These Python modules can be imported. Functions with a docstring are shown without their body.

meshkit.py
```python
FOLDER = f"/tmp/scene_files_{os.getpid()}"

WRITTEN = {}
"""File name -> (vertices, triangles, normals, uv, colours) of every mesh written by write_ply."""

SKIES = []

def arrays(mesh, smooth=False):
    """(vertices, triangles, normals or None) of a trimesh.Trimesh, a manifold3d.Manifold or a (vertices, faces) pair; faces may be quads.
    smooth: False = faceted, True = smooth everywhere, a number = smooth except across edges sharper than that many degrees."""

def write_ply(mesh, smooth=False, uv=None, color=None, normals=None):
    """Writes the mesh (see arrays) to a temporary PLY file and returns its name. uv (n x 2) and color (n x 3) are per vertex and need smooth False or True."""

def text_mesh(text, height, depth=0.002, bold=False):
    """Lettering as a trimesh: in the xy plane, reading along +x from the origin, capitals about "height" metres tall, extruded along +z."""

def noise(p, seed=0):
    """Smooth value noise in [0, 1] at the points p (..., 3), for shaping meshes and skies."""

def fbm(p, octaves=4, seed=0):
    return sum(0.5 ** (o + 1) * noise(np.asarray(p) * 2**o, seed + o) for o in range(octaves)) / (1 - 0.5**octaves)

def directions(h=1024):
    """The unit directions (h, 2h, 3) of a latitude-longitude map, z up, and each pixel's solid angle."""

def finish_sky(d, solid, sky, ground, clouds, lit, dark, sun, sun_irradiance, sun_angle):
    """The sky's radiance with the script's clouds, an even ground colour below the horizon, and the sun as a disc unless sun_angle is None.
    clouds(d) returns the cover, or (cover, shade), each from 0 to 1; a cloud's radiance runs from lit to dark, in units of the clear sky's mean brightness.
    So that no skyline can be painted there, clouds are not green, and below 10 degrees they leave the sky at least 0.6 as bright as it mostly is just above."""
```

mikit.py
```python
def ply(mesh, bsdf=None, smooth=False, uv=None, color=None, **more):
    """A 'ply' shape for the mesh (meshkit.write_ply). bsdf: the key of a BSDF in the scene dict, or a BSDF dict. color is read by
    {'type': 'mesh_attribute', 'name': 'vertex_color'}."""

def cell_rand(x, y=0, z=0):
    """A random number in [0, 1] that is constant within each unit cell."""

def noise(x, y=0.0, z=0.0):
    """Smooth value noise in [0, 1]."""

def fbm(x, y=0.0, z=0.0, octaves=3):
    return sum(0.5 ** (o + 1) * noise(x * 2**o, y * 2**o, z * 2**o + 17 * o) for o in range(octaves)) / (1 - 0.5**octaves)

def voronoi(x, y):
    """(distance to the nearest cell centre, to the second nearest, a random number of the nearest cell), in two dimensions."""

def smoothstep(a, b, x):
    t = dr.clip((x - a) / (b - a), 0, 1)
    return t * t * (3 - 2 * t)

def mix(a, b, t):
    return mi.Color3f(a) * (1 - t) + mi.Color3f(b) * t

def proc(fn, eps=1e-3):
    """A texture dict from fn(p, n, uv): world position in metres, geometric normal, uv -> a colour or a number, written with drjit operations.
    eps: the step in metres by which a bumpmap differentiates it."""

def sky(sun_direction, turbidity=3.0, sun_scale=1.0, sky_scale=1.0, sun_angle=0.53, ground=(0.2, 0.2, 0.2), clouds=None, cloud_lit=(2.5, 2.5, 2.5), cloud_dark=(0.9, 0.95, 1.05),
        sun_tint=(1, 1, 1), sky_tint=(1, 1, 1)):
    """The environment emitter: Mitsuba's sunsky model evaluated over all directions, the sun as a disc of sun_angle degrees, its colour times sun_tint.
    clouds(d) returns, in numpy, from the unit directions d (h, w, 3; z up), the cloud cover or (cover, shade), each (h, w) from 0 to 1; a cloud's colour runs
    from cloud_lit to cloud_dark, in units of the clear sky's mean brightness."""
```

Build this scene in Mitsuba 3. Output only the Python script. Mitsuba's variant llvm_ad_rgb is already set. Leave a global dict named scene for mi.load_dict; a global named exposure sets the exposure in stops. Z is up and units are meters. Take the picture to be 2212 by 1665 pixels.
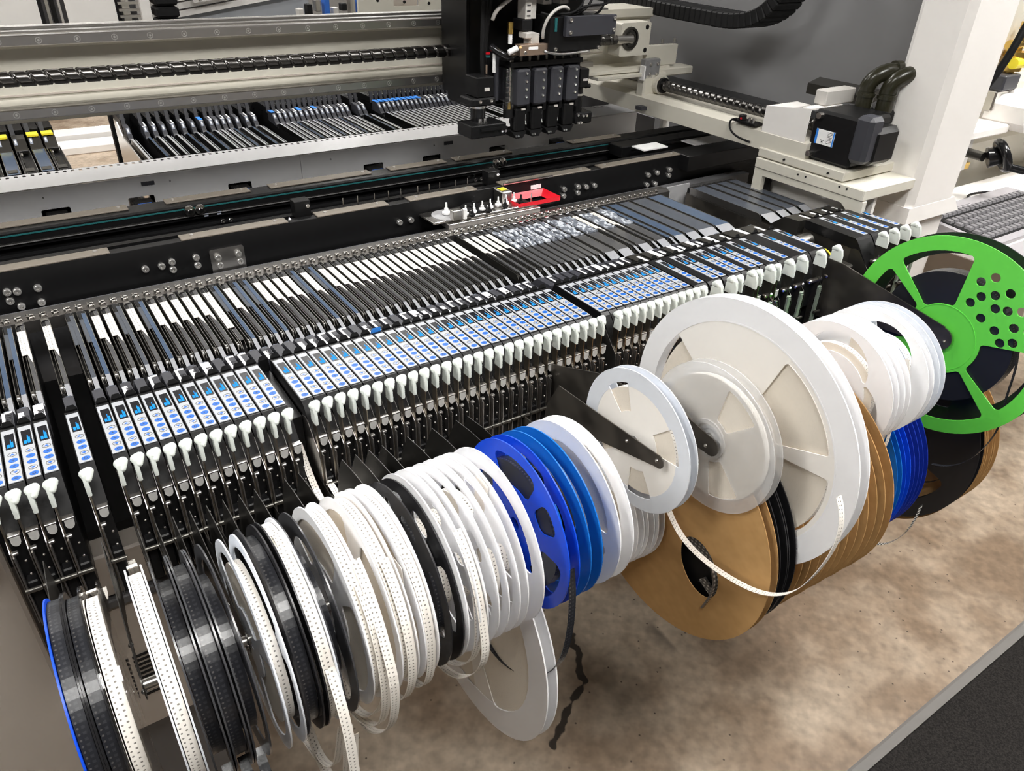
import math, random
import numpy as np
import trimesh, shapely
from shapely.geometry import Polygon, Point, box as sbox, LineString
from shapely import affinity
import drjit as dr
import mitsuba as mi
import mikit, meshkit
from mikit import proc, fbm, noise, smoothstep, mix, cell_rand, voronoi

T = mi.ScalarTransform4f
rng = random.Random(7)
PI = math.pi
scene, labels = {}, {}

# ------------------------------------------------------------------ camera, light, exposure
CAM = (0.0, 0.0, 1.45)
R0 = (0.83138996, -0.55477761, 0.03182035)     # image right
R1 = (-0.27358842, -0.45849704, -0.84553524)   # image down
R2 = (0.48367356, 0.69426383, -0.53297056)     # view direction
scene['camera'] = {
    'type': 'perspective', 'fov_axis': 'x', 'fov': math.degrees(2 * math.atan(1106 / 1620.877)),
    'near_clip': 0.02, 'far_clip': 60.0,
    'to_world': T([[-R0[0], -R1[0], R2[0], CAM[0]], [-R0[1], -R1[1], R2[1], CAM[1]],
                   [-R0[2], -R1[2], R2[2], CAM[2]], [0, 0, 0, 1]])}
exposure = 0.75
LIGHT = 13.0
AMB = 0.22
# (x, y, half length along x, half width along y, strength): the fluorescent panels of the hall ceiling
LAMPS = [(-1.7, 0.70, 0.6, 0.3, 1.3), (0.3, -0.40, 0.6, 0.3, 1.3), (2.3, 0.10, 0.6, 0.3, 1.5), (4.3, -0.40, 0.6, 0.3, 1.2),
         (-1.2, 3.4, 0.6, 0.3, 1.1), (1.2, 3.4, 0.6, 0.3, 1.1), (3.6, 3.4, 0.6, 0.3, 1.1), (0.3, 6.2, 0.6, 0.3, 1.0), (2.9, 6.2, 0.6, 0.3, 1.0)]
CEIL = 3.0

# ------------------------------------------------------------------ materials
def rgb(*c):
    return {'type': 'rgb', 'value': [float(x) for x in c]}

def mat(name, c, rough=0.5, metal=0.0, spec=0.5, **k):
    tex = c if isinstance(c, dict) else rgb(*c)
    scene[name] = {'type': 'twosided', 'b': {'type': 'principled', 'base_color': tex, 'roughness': float(rough), 'metallic': float(metal), 'specular': float(spec), **k}}
    return name

def floor_fn(p, n, uv):
    a = fbm(p.x * 2.2 + 3, p.y * 2.2, 0.0, 4)
    b = fbm(p.x * 9.0, p.y * 9.0, 4.0, 4)
    c = fbm(p.x * 60.0, p.y * 60.0, 9.0, 3)
    base = mix((0.22, 0.155, 0.105), (0.43, 0.345, 0.262), smoothstep(0.30, 0.64, 0.55 * a + 0.45 * b))
    base = base * (0.72 + 0.56 * c)
    d, e, w = voronoi(p.x * 42.0, p.y * 42.0)
    spot = smoothstep(0.12, 0.05, d) * dr.select(w > 0.93, 1.0, 0.0)
    base = mix(base, (0.05, 0.035, 0.025), spot * 0.8)
    scuff = smoothstep(0.80, 0.86, fbm(p.x * 6.0 + 20, p.y * 2.2, 2.0, 4))
    base = mix(base, (0.03, 0.025, 0.022), scuff * 0.7)
    # a dark dribble of spilt ink across the floor
    pts = [(0.823, 0.890), (0.800, 0.868), (0.812, 0.846), (0.772, 0.800), (0.766, 0.772), (0.722, 0.751), (0.690, 0.735), (0.664, 0.719), (0.616, 0.687)]
    far = mi.Float(9.0)
    for (x0, y0), (x1, y1) in zip(pts[:-1], pts[1:]):
        dx, dy = x1 - x0, y1 - y0
        t = dr.clip(((p.x - x0) * dx + (p.y - y0) * dy) / (dx * dx + dy * dy), 0, 1)
        far = dr.minimum(far, dr.sqrt(dr.square(p.x - x0 - t * dx) + dr.square(p.y - y0 - t * dy)))
    wob = noise(p.x * 70, p.y * 70, 1.0)
    line = smoothstep(0.0085, 0.0045, far + 0.012 * (wob - 0.42))
    return mix(base, (0.018, 0.016, 0.015), line * 0.9)

def mat_fn(p, n, uv):
    return mi.Color3f(0.018, 0.016, 0.015) * (0.5 + 1.0 * noise(p.x * 420, p.y * 420, 0.0))

def tape_fn(p, n, uv):
    # uv.x: metres along the tape, uv.y: metres across it (beyond 0.5: the wound side, uv.x its radius)
    u = uv.x * 250.0
    fu = u - dr.floor(u)
    round_hole = smoothstep(0.00078, 0.0006, dr.sqrt(dr.square((fu - 0.5) * 0.004) + dr.square(uv.y + 0.0026)))
    pocket = dr.select((dr.abs(fu - 0.25) < 0.15) & (dr.abs(uv.y - 0.0008) < 0.0007), 1.0, 0.0)
    side = uv.y > 0.5
    ring = smoothstep(0.42, 0.5, dr.abs(uv.x * 900.0 - dr.floor(uv.x * 900.0) - 0.5)) * cell_rand(dr.floor(uv.x * 900.0))
    c = mix(dr.select(side, mi.Color3f(0.74, 0.68, 0.59), mi.Color3f(0.84, 0.80, 0.735)), (0.10, 0.085, 0.07), dr.select(side, 0.30 * ring, dr.maximum(round_hole, pocket) * 0.85))
    return c

def btape_fn(p, n, uv):
    u = uv.x * 250.0
    fu = u - dr.floor(u)
    hole = smoothstep(0.0009, 0.0006, dr.sqrt(dr.square((fu - 0.5) * 0.004) + dr.square(uv.y + 0.0026)))
    pocket = dr.select((dr.abs(fu - 0.5) < 0.25) & (dr.abs(uv.y - 0.0008) < 0.0011), 1.0, 0.0)
    c = mix((0.014, 0.015, 0.019), (0.12, 0.12, 0.13), dr.select(uv.y > 0.5, 0.0, pocket * 0.10))
    return mix(c, (0.30, 0.28, 0.26), dr.select(uv.y > 0.5, 0.0, hole * 0.18))

def pebble_fn(p, n, uv):
    fx = uv.x * 160.0 - dr.floor(uv.x * 160.0) - 0.5
    fy = uv.y * 220.0 - dr.floor(uv.y * 220.0) - 0.5
    return mix((0.12, 0.115, 0.11), (0.55, 0.53, 0.50), smoothstep(0.4, 0.15, dr.sqrt(fx * fx + fy * fy)))

def bead_fn(p, n, uv):
    f = uv.x * 160.0 - dr.floor(uv.x * 160.0)
    return mix((0.06, 0.06, 0.06), (0.85, 0.84, 0.80), smoothstep(0.45, 0.55, f))

def card_fn(p, n, uv):
    g = fbm(p.x * 30, p.y * 90, p.z * 90, 3)
    return mix((0.40, 0.225, 0.085), (0.50, 0.30, 0.125), g)

def smear_fn(p, n, uv):
    g = fbm(p.x * 10, p.y * 26, p.z * 26, 3)
    return mix((0.085, 0.078, 0.070), (0.17, 0.155, 0.135), smoothstep(0.35, 0.7, g))

def foil_fn(p, n, uv):
    g = noise(p.x * 260, p.y * 160, 0.0)
    return mix((0.20, 0.22, 0.26), (0.70, 0.74, 0.80), smoothstep(0.45, 0.8, g))

mat('floor_paint', proc(floor_fn), 0.34, spec=0.5)
mat('mat_rubber', proc(mat_fn), 0.9, spec=0.2)
mat('mat_edge', (0.20, 0.19, 0.18), 0.7)
mat('wall_paint', (0.30, 0.295, 0.285), 0.8)
mat('cream', (0.60, 0.575, 0.50), 0.42)
mat('white_coat', (0.80, 0.775, 0.745), 0.35)
mat('beige_coat', (0.46, 0.41, 0.36), 0.5)
mat('warm_steel', (0.62, 0.55, 0.44), 0.28, 1.0)
mat('silver_film', (0.72, 0.73, 0.75), 0.22, 0.5)
mat('drop_film', (0.45, 0.46, 0.49), 0.2, 0.4, spec=0.9)
mat('grey_coat', (0.20, 0.20, 0.205), 0.45)
mat('arm_dark', (0.045, 0.043, 0.040), 0.34, 0.8)
mat('tab_white', (0.46, 0.455, 0.44), 0.35)
mat('sheet_grey', (0.62, 0.62, 0.63), 0.4, 0.2)
mat('brown_steel', (0.17, 0.14, 0.115), 0.5, 0.2)
mat('screw_dark', (0.13, 0.125, 0.12), 0.26, 1.0)
mat('reel_cream', (0.87, 0.845, 0.80), 0.40)
mat('shade_coat', (0.105, 0.105, 0.11), 0.5)
mat('black_anod', (0.0065, 0.0065, 0.007), 0.36, spec=0.28)
mat('black_matte', (0.009, 0.009, 0.0095), 0.6, spec=0.2)
mat('black_gloss', (0.008, 0.008, 0.009), 0.16)
mat('slate', (0.035, 0.036, 0.044), 0.45)
mat('gunmetal', (0.115, 0.11, 0.10), 0.34, 0.9)
mat('arm_steel', proc(smear_fn), 0.33, 0.8)
mat('steel', (0.55, 0.53, 0.50), 0.27, 1.0)
mat('bright_steel', (0.85, 0.84, 0.82), 0.16, 1.0)
mat('screw_steel', (0.72, 0.71, 0.69), 0.3, 0.85)
mat('rail_steel', (0.43, 0.415, 0.40), 0.28, 0.95)
mat('brown_strip', (0.20, 0.175, 0.145), 0.45, 0.3)
mat('brass', (0.80, 0.55, 0.16), 0.3, 1.0)
mat('copper_nickel', (0.62, 0.47, 0.37), 0.35, 0.9)
mat('film', (0.11, 0.11, 0.115), 0.10, 0.4, spec=0.9)
mat('blue_film', (0.075, 0.115, 0.19), 0.15, 0.35, spec=0.9)
mat('dark_film', (0.075, 0.085, 0.105), 0.18, 0.2, spec=0.8)
mat('foil', proc(foil_fn), 0.16, 0.3, spec=0.9)
mat('paper', (0.83, 0.79, 0.73), 0.7)
mat('label_white', (0.86, 0.86, 0.86), 0.5)
mat('panel_white', (0.36, 0.375, 0.40), 0.4)
mat('ink', (0.02, 0.02, 0.025), 0.6)
mat('lcd_black', (0.006, 0.007, 0.010), 0.2)
scene['lcd_blue'] = {'type': 'twosided', 'b': {'type': 'diffuse', 'reflectance': rgb(0.018, 0.23, 0.70)}}
mat('button_blue', (0.008, 0.105, 0.46), 0.45)
mat('lever_white', (0.66, 0.70, 0.66), 0.3)
mat('clear_grey', (0.36, 0.36, 0.37), 0.4)
mat('tag_glass', (0.30, 0.33, 0.40), 0.2, 0.1)
mat('tape_paper', proc(tape_fn), 0.65)
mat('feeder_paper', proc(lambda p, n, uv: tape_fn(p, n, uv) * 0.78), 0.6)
mat('tape_black', proc(btape_fn), 0.3)
mat('tape_pebble', proc(pebble_fn), 0.3, 0.3)
mat('tape_bead', proc(bead_fn), 0.4)
mat('reel_white', (0.85, 0.855, 0.87), 0.38)
mat('reel_milk', (0.70, 0.735, 0.79), 0.30)
mat('reel_black', (0.014, 0.014, 0.016), 0.38)
mat('reel_smoke', (0.045, 0.046, 0.05), 0.22)
mat('reel_blue', (0.004, 0.065, 0.62), 0.38)
mat('reel_azure', (0.006, 0.14, 0.52), 0.38)
mat('reel_navy', (0.008, 0.03, 0.33), 0.4)
mat('reel_green', (0.125, 0.64, 0.07), 0.36)
mat('card', proc(card_fn), 0.8, spec=0.2)
mat('card_edge', (0.60, 0.40, 0.19), 0.8, spec=0.2)
mat('red_plastic', (0.62, 0.008, 0.02), 0.35)
mat('pink_plastic', (0.72, 0.17, 0.19), 0.4)
mat('yellow_label', (0.85, 0.70, 0.03), 0.5)
mat('blue_label', (0.03, 0.22, 0.72), 0.5)
mat('teal_belt', (0.01, 0.10, 0.105), 0.5)
mat('key_grey', (0.17, 0.165, 0.175), 0.45)
mat('board_grey', (0.33, 0.315, 0.33), 0.45)
mat('olive_plastic', (0.022, 0.021, 0.012), 0.25)
mat('green_glass', (0.30, 0.36, 0.29), 0.3, 0.4)
mat('milk_plastic', (0.55, 0.53, 0.50), 0.4)
mat('connector_blue', (0.03, 0.14, 0.55), 0.4)
scene['clear_plastic'] = {'type': 'thindielectric', 'int_ior': 1.45}
scene['haze_plastic'] = {'type': 'blendbsdf', 'weight': 0.26, 'a': {'type': 'thindielectric', 'int_ior': 1.45},
                         'b': {'type': 'twosided', 'b': {'type': 'diffuse', 'reflectance': rgb(0.80, 0.80, 0.80)}}}
scene['haze_dark'] = {'type': 'blendbsdf', 'weight': 0.55, 'a': {'type': 'thindielectric', 'int_ior': 1.45},
                      'b': {'type': 'twosided', 'b': {'type': 'principled', 'base_color': rgb(0.02, 0.02, 0.022), 'roughness': 0.2}}}
scene['led_amber'] = {'type': 'diffuse', 'reflectance': rgb(0.9, 0.6, 0.3)}

# ------------------------------------------------------------------ mesh helpers
cat = trimesh.util.concatenate

def bx(x0, x1, y0, y1, z0, z1, c=0.0):
    if c <= 0:
        m = trimesh.creation.box((x1 - x0, y1 - y0, z1 - z0))
        m.apply_translation(((x0 + x1) / 2, (y0 + y1) / 2, (z0 + z1) / 2))
        return m
    p = []
    for sx in (0, 1):
        for sy in (0, 1):
            for sz in (0, 1):
                X, Y, Z = (x0, x1)[sx], (y0, y1)[sy], (z0, z1)[sz]
                dx, dy, dz = (c, -c)[sx], (c, -c)[sy], (c, -c)[sz]
                p += [(X + dx, Y + dy, Z), (X + dx, Y, Z + dz), (X, Y + dy, Z + dz)]
    return trimesh.convex.convex_hull(np.array(p))

def hull(p):
    return trimesh.convex.convex_hull(np.array(p))

PERM = np.array([[0, 0, 1, 0], [1, 0, 0, 0], [0, 1, 0, 0], [0, 0, 0, 1.0]])

def ext_x(poly, x0, x1):
    """Polygon in (y, z), extruded along x from x0 to x1."""
    if not hasattr(poly, 'geom_type'):
        poly = Polygon(poly)
    gs = poly.geoms if hasattr(poly, 'geoms') else [poly]
    ms = []
    for g in gs:
        m = trimesh.creation.extrude_polygon(g, x1 - x0, engine='earcut')
        m.apply_transform(PERM)
        m.apply_translation((x0, 0, 0))
        ms.append(m)
    return cat(ms)

def ext_z(poly, z0, z1):
    if not hasattr(poly, 'geom_type'):
        poly = Polygon(poly)
    gs = poly.geoms if hasattr(poly, 'geoms') else [poly]
    m = cat([trimesh.creation.extrude_polygon(g, z1 - z0, engine='earcut') for g in gs])
    m.apply_translation((0, 0, z0))
    return m

def ext_y(poly, y0, y1):
    """Polygon in (x, z), extruded along y."""
    m = ext_z(poly, -y1, -y0)
    m.apply_transform(np.array([[1, 0, 0, 0], [0, 0, -1, 0], [0, 1, 0, 0], [0, 0, 0, 1.0]]))
    return m

def cyl(p0, p1, r, n=14, r1=None):
    p0, p1 = np.array(p0, float), np.array(p1, float)
    d = p1 - p0
    L = np.linalg.norm(d)
    d /= L
    a = np.cross(d, [0, 0, 1] if abs(d[2]) < 0.9 else [1, 0, 0]); a /= np.linalg.norm(a)
    b = np.cross(d, a)
    t = np.arange(n) * 2 * PI / n
    ring = np.cos(t)[:, None] * a + np.sin(t)[:, None] * b
    v = np.vstack([p0 + r * ring, p1 + (r if r1 is None else r1) * ring, [p0], [p1]])
    i = np.arange(n); j = (i + 1) % n
    f = np.vstack([np.c_[i, j, j + n], np.c_[i, j + n, i + n], np.c_[j, i, i * 0 + 2 * n], np.c_[i + n, j + n, i * 0 + 2 * n + 1]])
    return trimesh.Trimesh(v, f, process=False)

def tube(path, r, n=8):
    p = np.array(path, float)
    t = np.gradient(p, axis=0); t /= np.linalg.norm(t, axis=1, keepdims=True)
    ref = np.array([0.31, 0.2, 0.93])
    a = np.cross(t, ref); a /= np.linalg.norm(a, axis=1, keepdims=True)
    b = np.cross(t, a)
    ang = np.arange(n) * 2 * PI / n
    rr = np.broadcast_to(np.asarray(r, float), (len(p),))
    v = (p[:, None] + rr[:, None, None] * (np.cos(ang)[None, :, None] * a[:, None] + np.sin(ang)[None, :, None] * b[:, None])).reshape(-1, 3)
    f = []
    for k in range(len(p) - 1):
        for s in range(n):
            q, w = k * n + s, k * n + (s + 1) % n
            f += [(q, q + n, w + n), (q, w + n, w)]
    v = np.vstack([v, p[:1], p[-1:]])
    m = len(v)
    for s in range(n):
        f += [(m - 2, s, (s + 1) % n), (m - 1, (len(p) - 1) * n + (s + 1) % n, (len(p) - 1) * n + s)]
    return trimesh.Trimesh(v, np.array(f), process=False)

def smooth_path(pts, n=40):
    from scipy.interpolate import make_interp_spline
    p = np.array(pts, float)
    d = np.r_[0, np.cumsum(np.linalg.norm(np.diff(p, axis=0), axis=1))]
    return make_interp_spline(d, p, k=min(3, len(p) - 1))(np.linspace(0, d[-1], n))

def ball(c, r, n=1):
    m = trimesh.creation.icosphere(n, r)
    m.apply_translation(c)
    return m

def bolt_y(x, y, z, r=0.0045, h=0.004):
    """Socket head screw standing out of a face towards -y."""
    prof = [(0, 0.4 * h), (0.45 * r, 0.4 * h), (0.5 * r, h), (0.85 * r, h), (r, 0.8 * h), (r, 0)]
    m = trimesh.creation.revolve(np.array([(a, b) for a, b in prof[::-1]]), sections=12)
    m.apply_transform(np.array([[1, 0, 0, x], [0, 0, -1, y], [0, 1, 0, z], [0, 0, 0, 1.0]]))
    return m

# ------------------------------------------------------------------ naming
COUNT = {}

def num(name):
    k = COUNT.get(name, -1) + 1
    COUNT[name] = k
    return name if k == 0 else f'{name}_{k:03d}'

def thing(name, label, category, group=None):
    key = num(name)
    labels[key] = {'label': label, 'category': category}
    if group:
        labels[key]['group'] = group
    return key

def put(parent, name, mesh, m, smooth=False, label=None, uv=None, kind=None):
    """One entry of the scene under its parent; the mesh may already be a shape dict."""
    key = num(f'{parent}__{name}' if parent else name)
    scene[key] = mesh if isinstance(mesh, dict) else mikit.ply(mesh, m, smooth, uv=uv)
    if label or kind:
        labels[key] = {}
        if label: labels[key]['label'] = label
        if kind: labels[key]['kind'] = kind
    return key

def solo(name, mesh, m, label, category, smooth=False, group=None, uv=None):
    key = put(None, name, mesh, m, smooth, uv=uv)
    labels[key] = {'label': label, 'category': category}
    if group: labels[key]['group'] = group
    return key

def struct(name, mesh, m, label=None):
    key = put(None, name, mesh, m)
    labels[key] = {'kind': 'structure'}
    if label: labels[key]['label'] = label
    return key

ORD = ['first', 'second', 'third', 'fourth', 'fifth', 'sixth', 'seventh', 'eighth', 'ninth', 'tenth', 'eleventh', 'twelfth', 'thirteenth', 'fourteenth', 'fifteenth',
       'sixteenth', 'seventeenth', 'eighteenth', 'nineteenth', 'twentieth', 'twenty-first', 'twenty-second', 'twenty-third', 'twenty-fourth', 'twenty-fifth',
       'twenty-sixth', 'twenty-seventh', 'twenty-eighth', 'twenty-ninth', 'thirtieth']

# ------------------------------------------------------------------ the hall
struct('floor', bx(-5, 8, -4.5, 9, -0.1, 0), 'floor_paint', 'mottled brown painted concrete floor')
struct('wall_back', bx(-5, 8, 9, 9.1, 0, CEIL), 'wall_paint')
struct('wall_front', bx(-5, 8, -4.6, -4.5, 0, CEIL), 'wall_paint')
struct('wall_left', bx(-5.1, -5, -4.5, 9, 0, CEIL), 'wall_paint')
struct('wall_right', bx(8, 8.1, -4.5, 9, 0, CEIL), 'wall_paint')
struct('ceiling', bx(-5, 8, -4.5, 9, CEIL, CEIL + 0.1), 'wall_paint')
for i, (x, y, a, b, s) in enumerate(LAMPS):
    k = thing('ceiling_light', f'white lamp panel in the hall ceiling, {ORD[i]} counted from the aisle side', 'ceiling light')
    put(k, 'frame', cat([bx(x - a - .03, x + a + .03, y - b - .03, y - b, CEIL - .04, CEIL), bx(x - a - .03, x + a + .03, y + b, y + b + .03, CEIL - .04, CEIL),
                         bx(x - a - .03, x - a, y - b, y + b, CEIL - .04, CEIL), bx(x + a, x + a + .03, y - b, y + b, CEIL - .04, CEIL)]), 'white_coat')
    key = num(k + '__diffuser')
    scene[key] = {'type': 'rectangle', 'to_world': T().translate([x, y, CEIL - 0.03]).rotate([1, 0, 0], 180).scale([a, b, 1]),
                  'emitter': {'type': 'area', 'radiance': rgb(LIGHT * s, LIGHT * s * 0.985, LIGHT * s * 0.95)}, 'bsdf': {'type': 'ref', 'id': 'label_white'}}
k = thing('floor_mat', 'black rubber floor mat with a grey edge strip at the aisle', 'mat')
put(k, 'pile', bx(-2.0, 5.0, -1.6, 0.297, 0.0, 0.010, 0.003), 'mat_rubber')
put(k, 'edge_strip', ext_x([(0.297, 0), (0.322, 0), (0.316, 0.004), (0.297, 0.009)], -2.0, 5.0), 'mat_edge', label='grey bevelled edge strip')
def holes_rect(poly, rects):
    for (a, b, c, d) in rects:
        poly = poly.difference(sbox(a, c, b, d))
    return poly

M_ = thing('feeder_table', 'dark table frame carrying the front feeder banks', 'table')
put(M_, 'table_top', bx(-0.6, 1.50, 0.835, 1.235, 0.785, 0.799), 'black_matte', label='dark table plate under the feeders')
put(M_, 'table_leg', bx(1.32, 1.40, 0.95, 1.20, 0.0, 0.784), 'shade_coat')
put(M_, 'table_leg', bx(-0.55, -0.47, 0.95, 1.20, 0.0, 0.784), 'shade_coat')
M_ = thing('machine_base', 'dark machine base under the conveyor rails', 'machine base')
put(M_, 'base_front', bx(-0.6, 1.6, 1.26, 1.29, 0.12, 0.90), 'shade_coat')
put(M_, 'base_floor', bx(-0.6, 1.6, 1.295, 1.95, 0.70, 0.73), 'shade_coat')
M_ = thing('front_cover', 'beige front cover left of the feeders at the lower left', 'cover')
put(M_, 'panel', bx(-1.2, -0.118, 0.80, 0.82, 0.30, 0.845, 0.004), 'beige_coat', label='beige front cover left of the feeders')
put(M_, 'ledge', bx(-1.2, -0.122, 0.765, 1.20, 0.847, 0.93, 0.004), 'white_coat', label='pale upper ledge')
M_ = thing('machine_column', 'white upright machine column at the right beside the motor', 'column')
put(M_, 'post', bx(1.62, 1.797, 0.832, 0.947, 0.914, 2.4, 0.014), 'white_coat')
put(M_, 'foot', hull([(1.616, 0.829, 0.895), (1.83, 0.829, 0.895), (1.616, 0.96, 0.895), (1.83, 0.96, 0.895), (1.618, 0.8315, 0.93), (1.800, 0.8315, 0.93), (1.618, 0.949, 0.93), (1.800, 0.949, 0.93)]), 'white_coat')
put(M_, 'lower_post', bx(1.61, 1.80, 0.84, 0.98, 0.0, 0.894, 0.01), 'white_coat')
# inner side cover behind the axis, with its sheet opening below
M_ = thing('side_cover', 'grey inner side cover behind the cross axis', 'cover')
put(M_, 'upper_panel', bx(1.745, 1.76, 1.0, 3.4, 0.93, 2.3), 'grey_coat', label='grey inner side cover')
low = holes_rect(sbox(1.3, 0.4, 3.4, 0.928), [(1.74, 1.985, 0.83, 0.921), (1.40, 1.735, 0.80, 0.928)])
put(M_, 'lower_side_panel', ext_x(low, 1.745, 1.76), 'shade_coat', label='dark lower side panel with sheet opening')
put(M_, 'opening_frame', ext_x(holes_rect(sbox(1.73, 0.822, 1.993, 0.926), [(1.742, 1.978, 0.834, 0.921)]), 1.738, 1.766), 'white_coat', label='white frame of the opening')
put(M_, 'sheet_guide', bx(1.70, 1.742, 2.02, 2.13, 0.74, 0.80, 0.003), 'white_coat')
put(M_, 'exit_tray', bx(1.775, 2.2, 1.50, 1.99, 0.79, 0.80), 'white_coat')
put(M_, 'exit_box', bx(1.80, 2.1, 1.83, 1.96, 0.84, 0.90), 'shade_coat')
M_ = thing('rear_cover', 'long grey sheet cover with a row of slots and blue plugs', 'cover')
# rear cover panel: lip with slots, upright sheet with a seam, plug openings
SLOT0, lipz = -0.272, 0.9235
lip = sbox(-0.45, 1.855, 1.74, 1.972)
sl = [-0.0 + 0.016 * i for i in range(-22, 106)]
lip = lip.difference(shapely.union_all([sbox(x - 0.0022, 1.953, x + 0.0022, 1.9635).buffer(0.0012) for x in sl]))
put(M_, 'lip', ext_z(lip, lipz - 0.002, lipz), 'sheet_grey', label='grey sheet lip with a row of slots')
plugs = [-0.128, 0.069, 0.242, 0.465, 0.817, 0.992, 1.208, 1.42]
for a, b in ((-0.45, 0.6205), (0.6215, 1.74)):
    pol = sbox(a, 0.74, b, lipz - 0.0025)
    for x in plugs:
        pol = pol.difference(sbox(x - 0.024, 0.852, x + 0.024, 0.872).buffer(0.004))
    put(M_, 'sheet', ext_y(pol, 1.853, 1.856), 'sheet_grey', label='grey upright sheet below the lip')
for x in (0.31, 0.052, 0.70, 1.0): put(M_, 'screw', bolt_y(x, 1.8535, 0.902, 0.002, 0.001), 'black_matte')
for x in (0.262, 1.045): put(M_, 'name_plate', bx(x - 0.014, x + 0.014, 1.851, 1.8535, 0.899, 0.908, 0.0005), 'slate', label='small grey name plate')
for x in plugs:
    put(M_, 'plug_socket', cat([bx(x - 0.021, x + 0.021, 1.835, 1.865, 0.852, 0.868, 0.002)]), 'black_matte')
    put(M_, 'plug_body', cat([bx(x - 0.013, x + 0.017, 1.828, 1.836, 0.855, 0.866, 0.001), bx(x - 0.010, x + 0.014, 1.826, 1.83, 0.857, 0.8605)]), 'connector_blue', label='blue multi-pin plug')
M_ = thing('rear_table', 'dark table frame carrying the rear feeder bank', 'table')
put(M_, 'top', bx(-0.45, 0.122, 1.975, 2.44, 0.785, 0.80), 'black_matte')
put(M_, 'top', bx(0.272, 1.74, 1.975, 2.44, 0.785, 0.80), 'black_matte')
put(M_, 'rail', bx(-0.45, 0.118, 2.44, 2.47, 0.70, 0.95), 'black_matte')
put(M_, 'rail', bx(0.285, 1.74, 2.44, 2.47, 0.70, 0.95), 'black_matte')
for x in (-.4, .10, .30, 1.6): put(M_, 'leg', bx(x - .02, x + .02, 2.40, 2.44, 0, 0.784), 'shade_coat')
put(M_, 'side_sheet', ext_x([(1.985, 0.80), (2.29, 0.80), (2.29, 0.955), (2.25, 0.955), (2.2, 0.93), (1.985, 0.922)], 0.276, 0.279), 'bright_steel', label='shiny sheet beside the gap')

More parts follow.
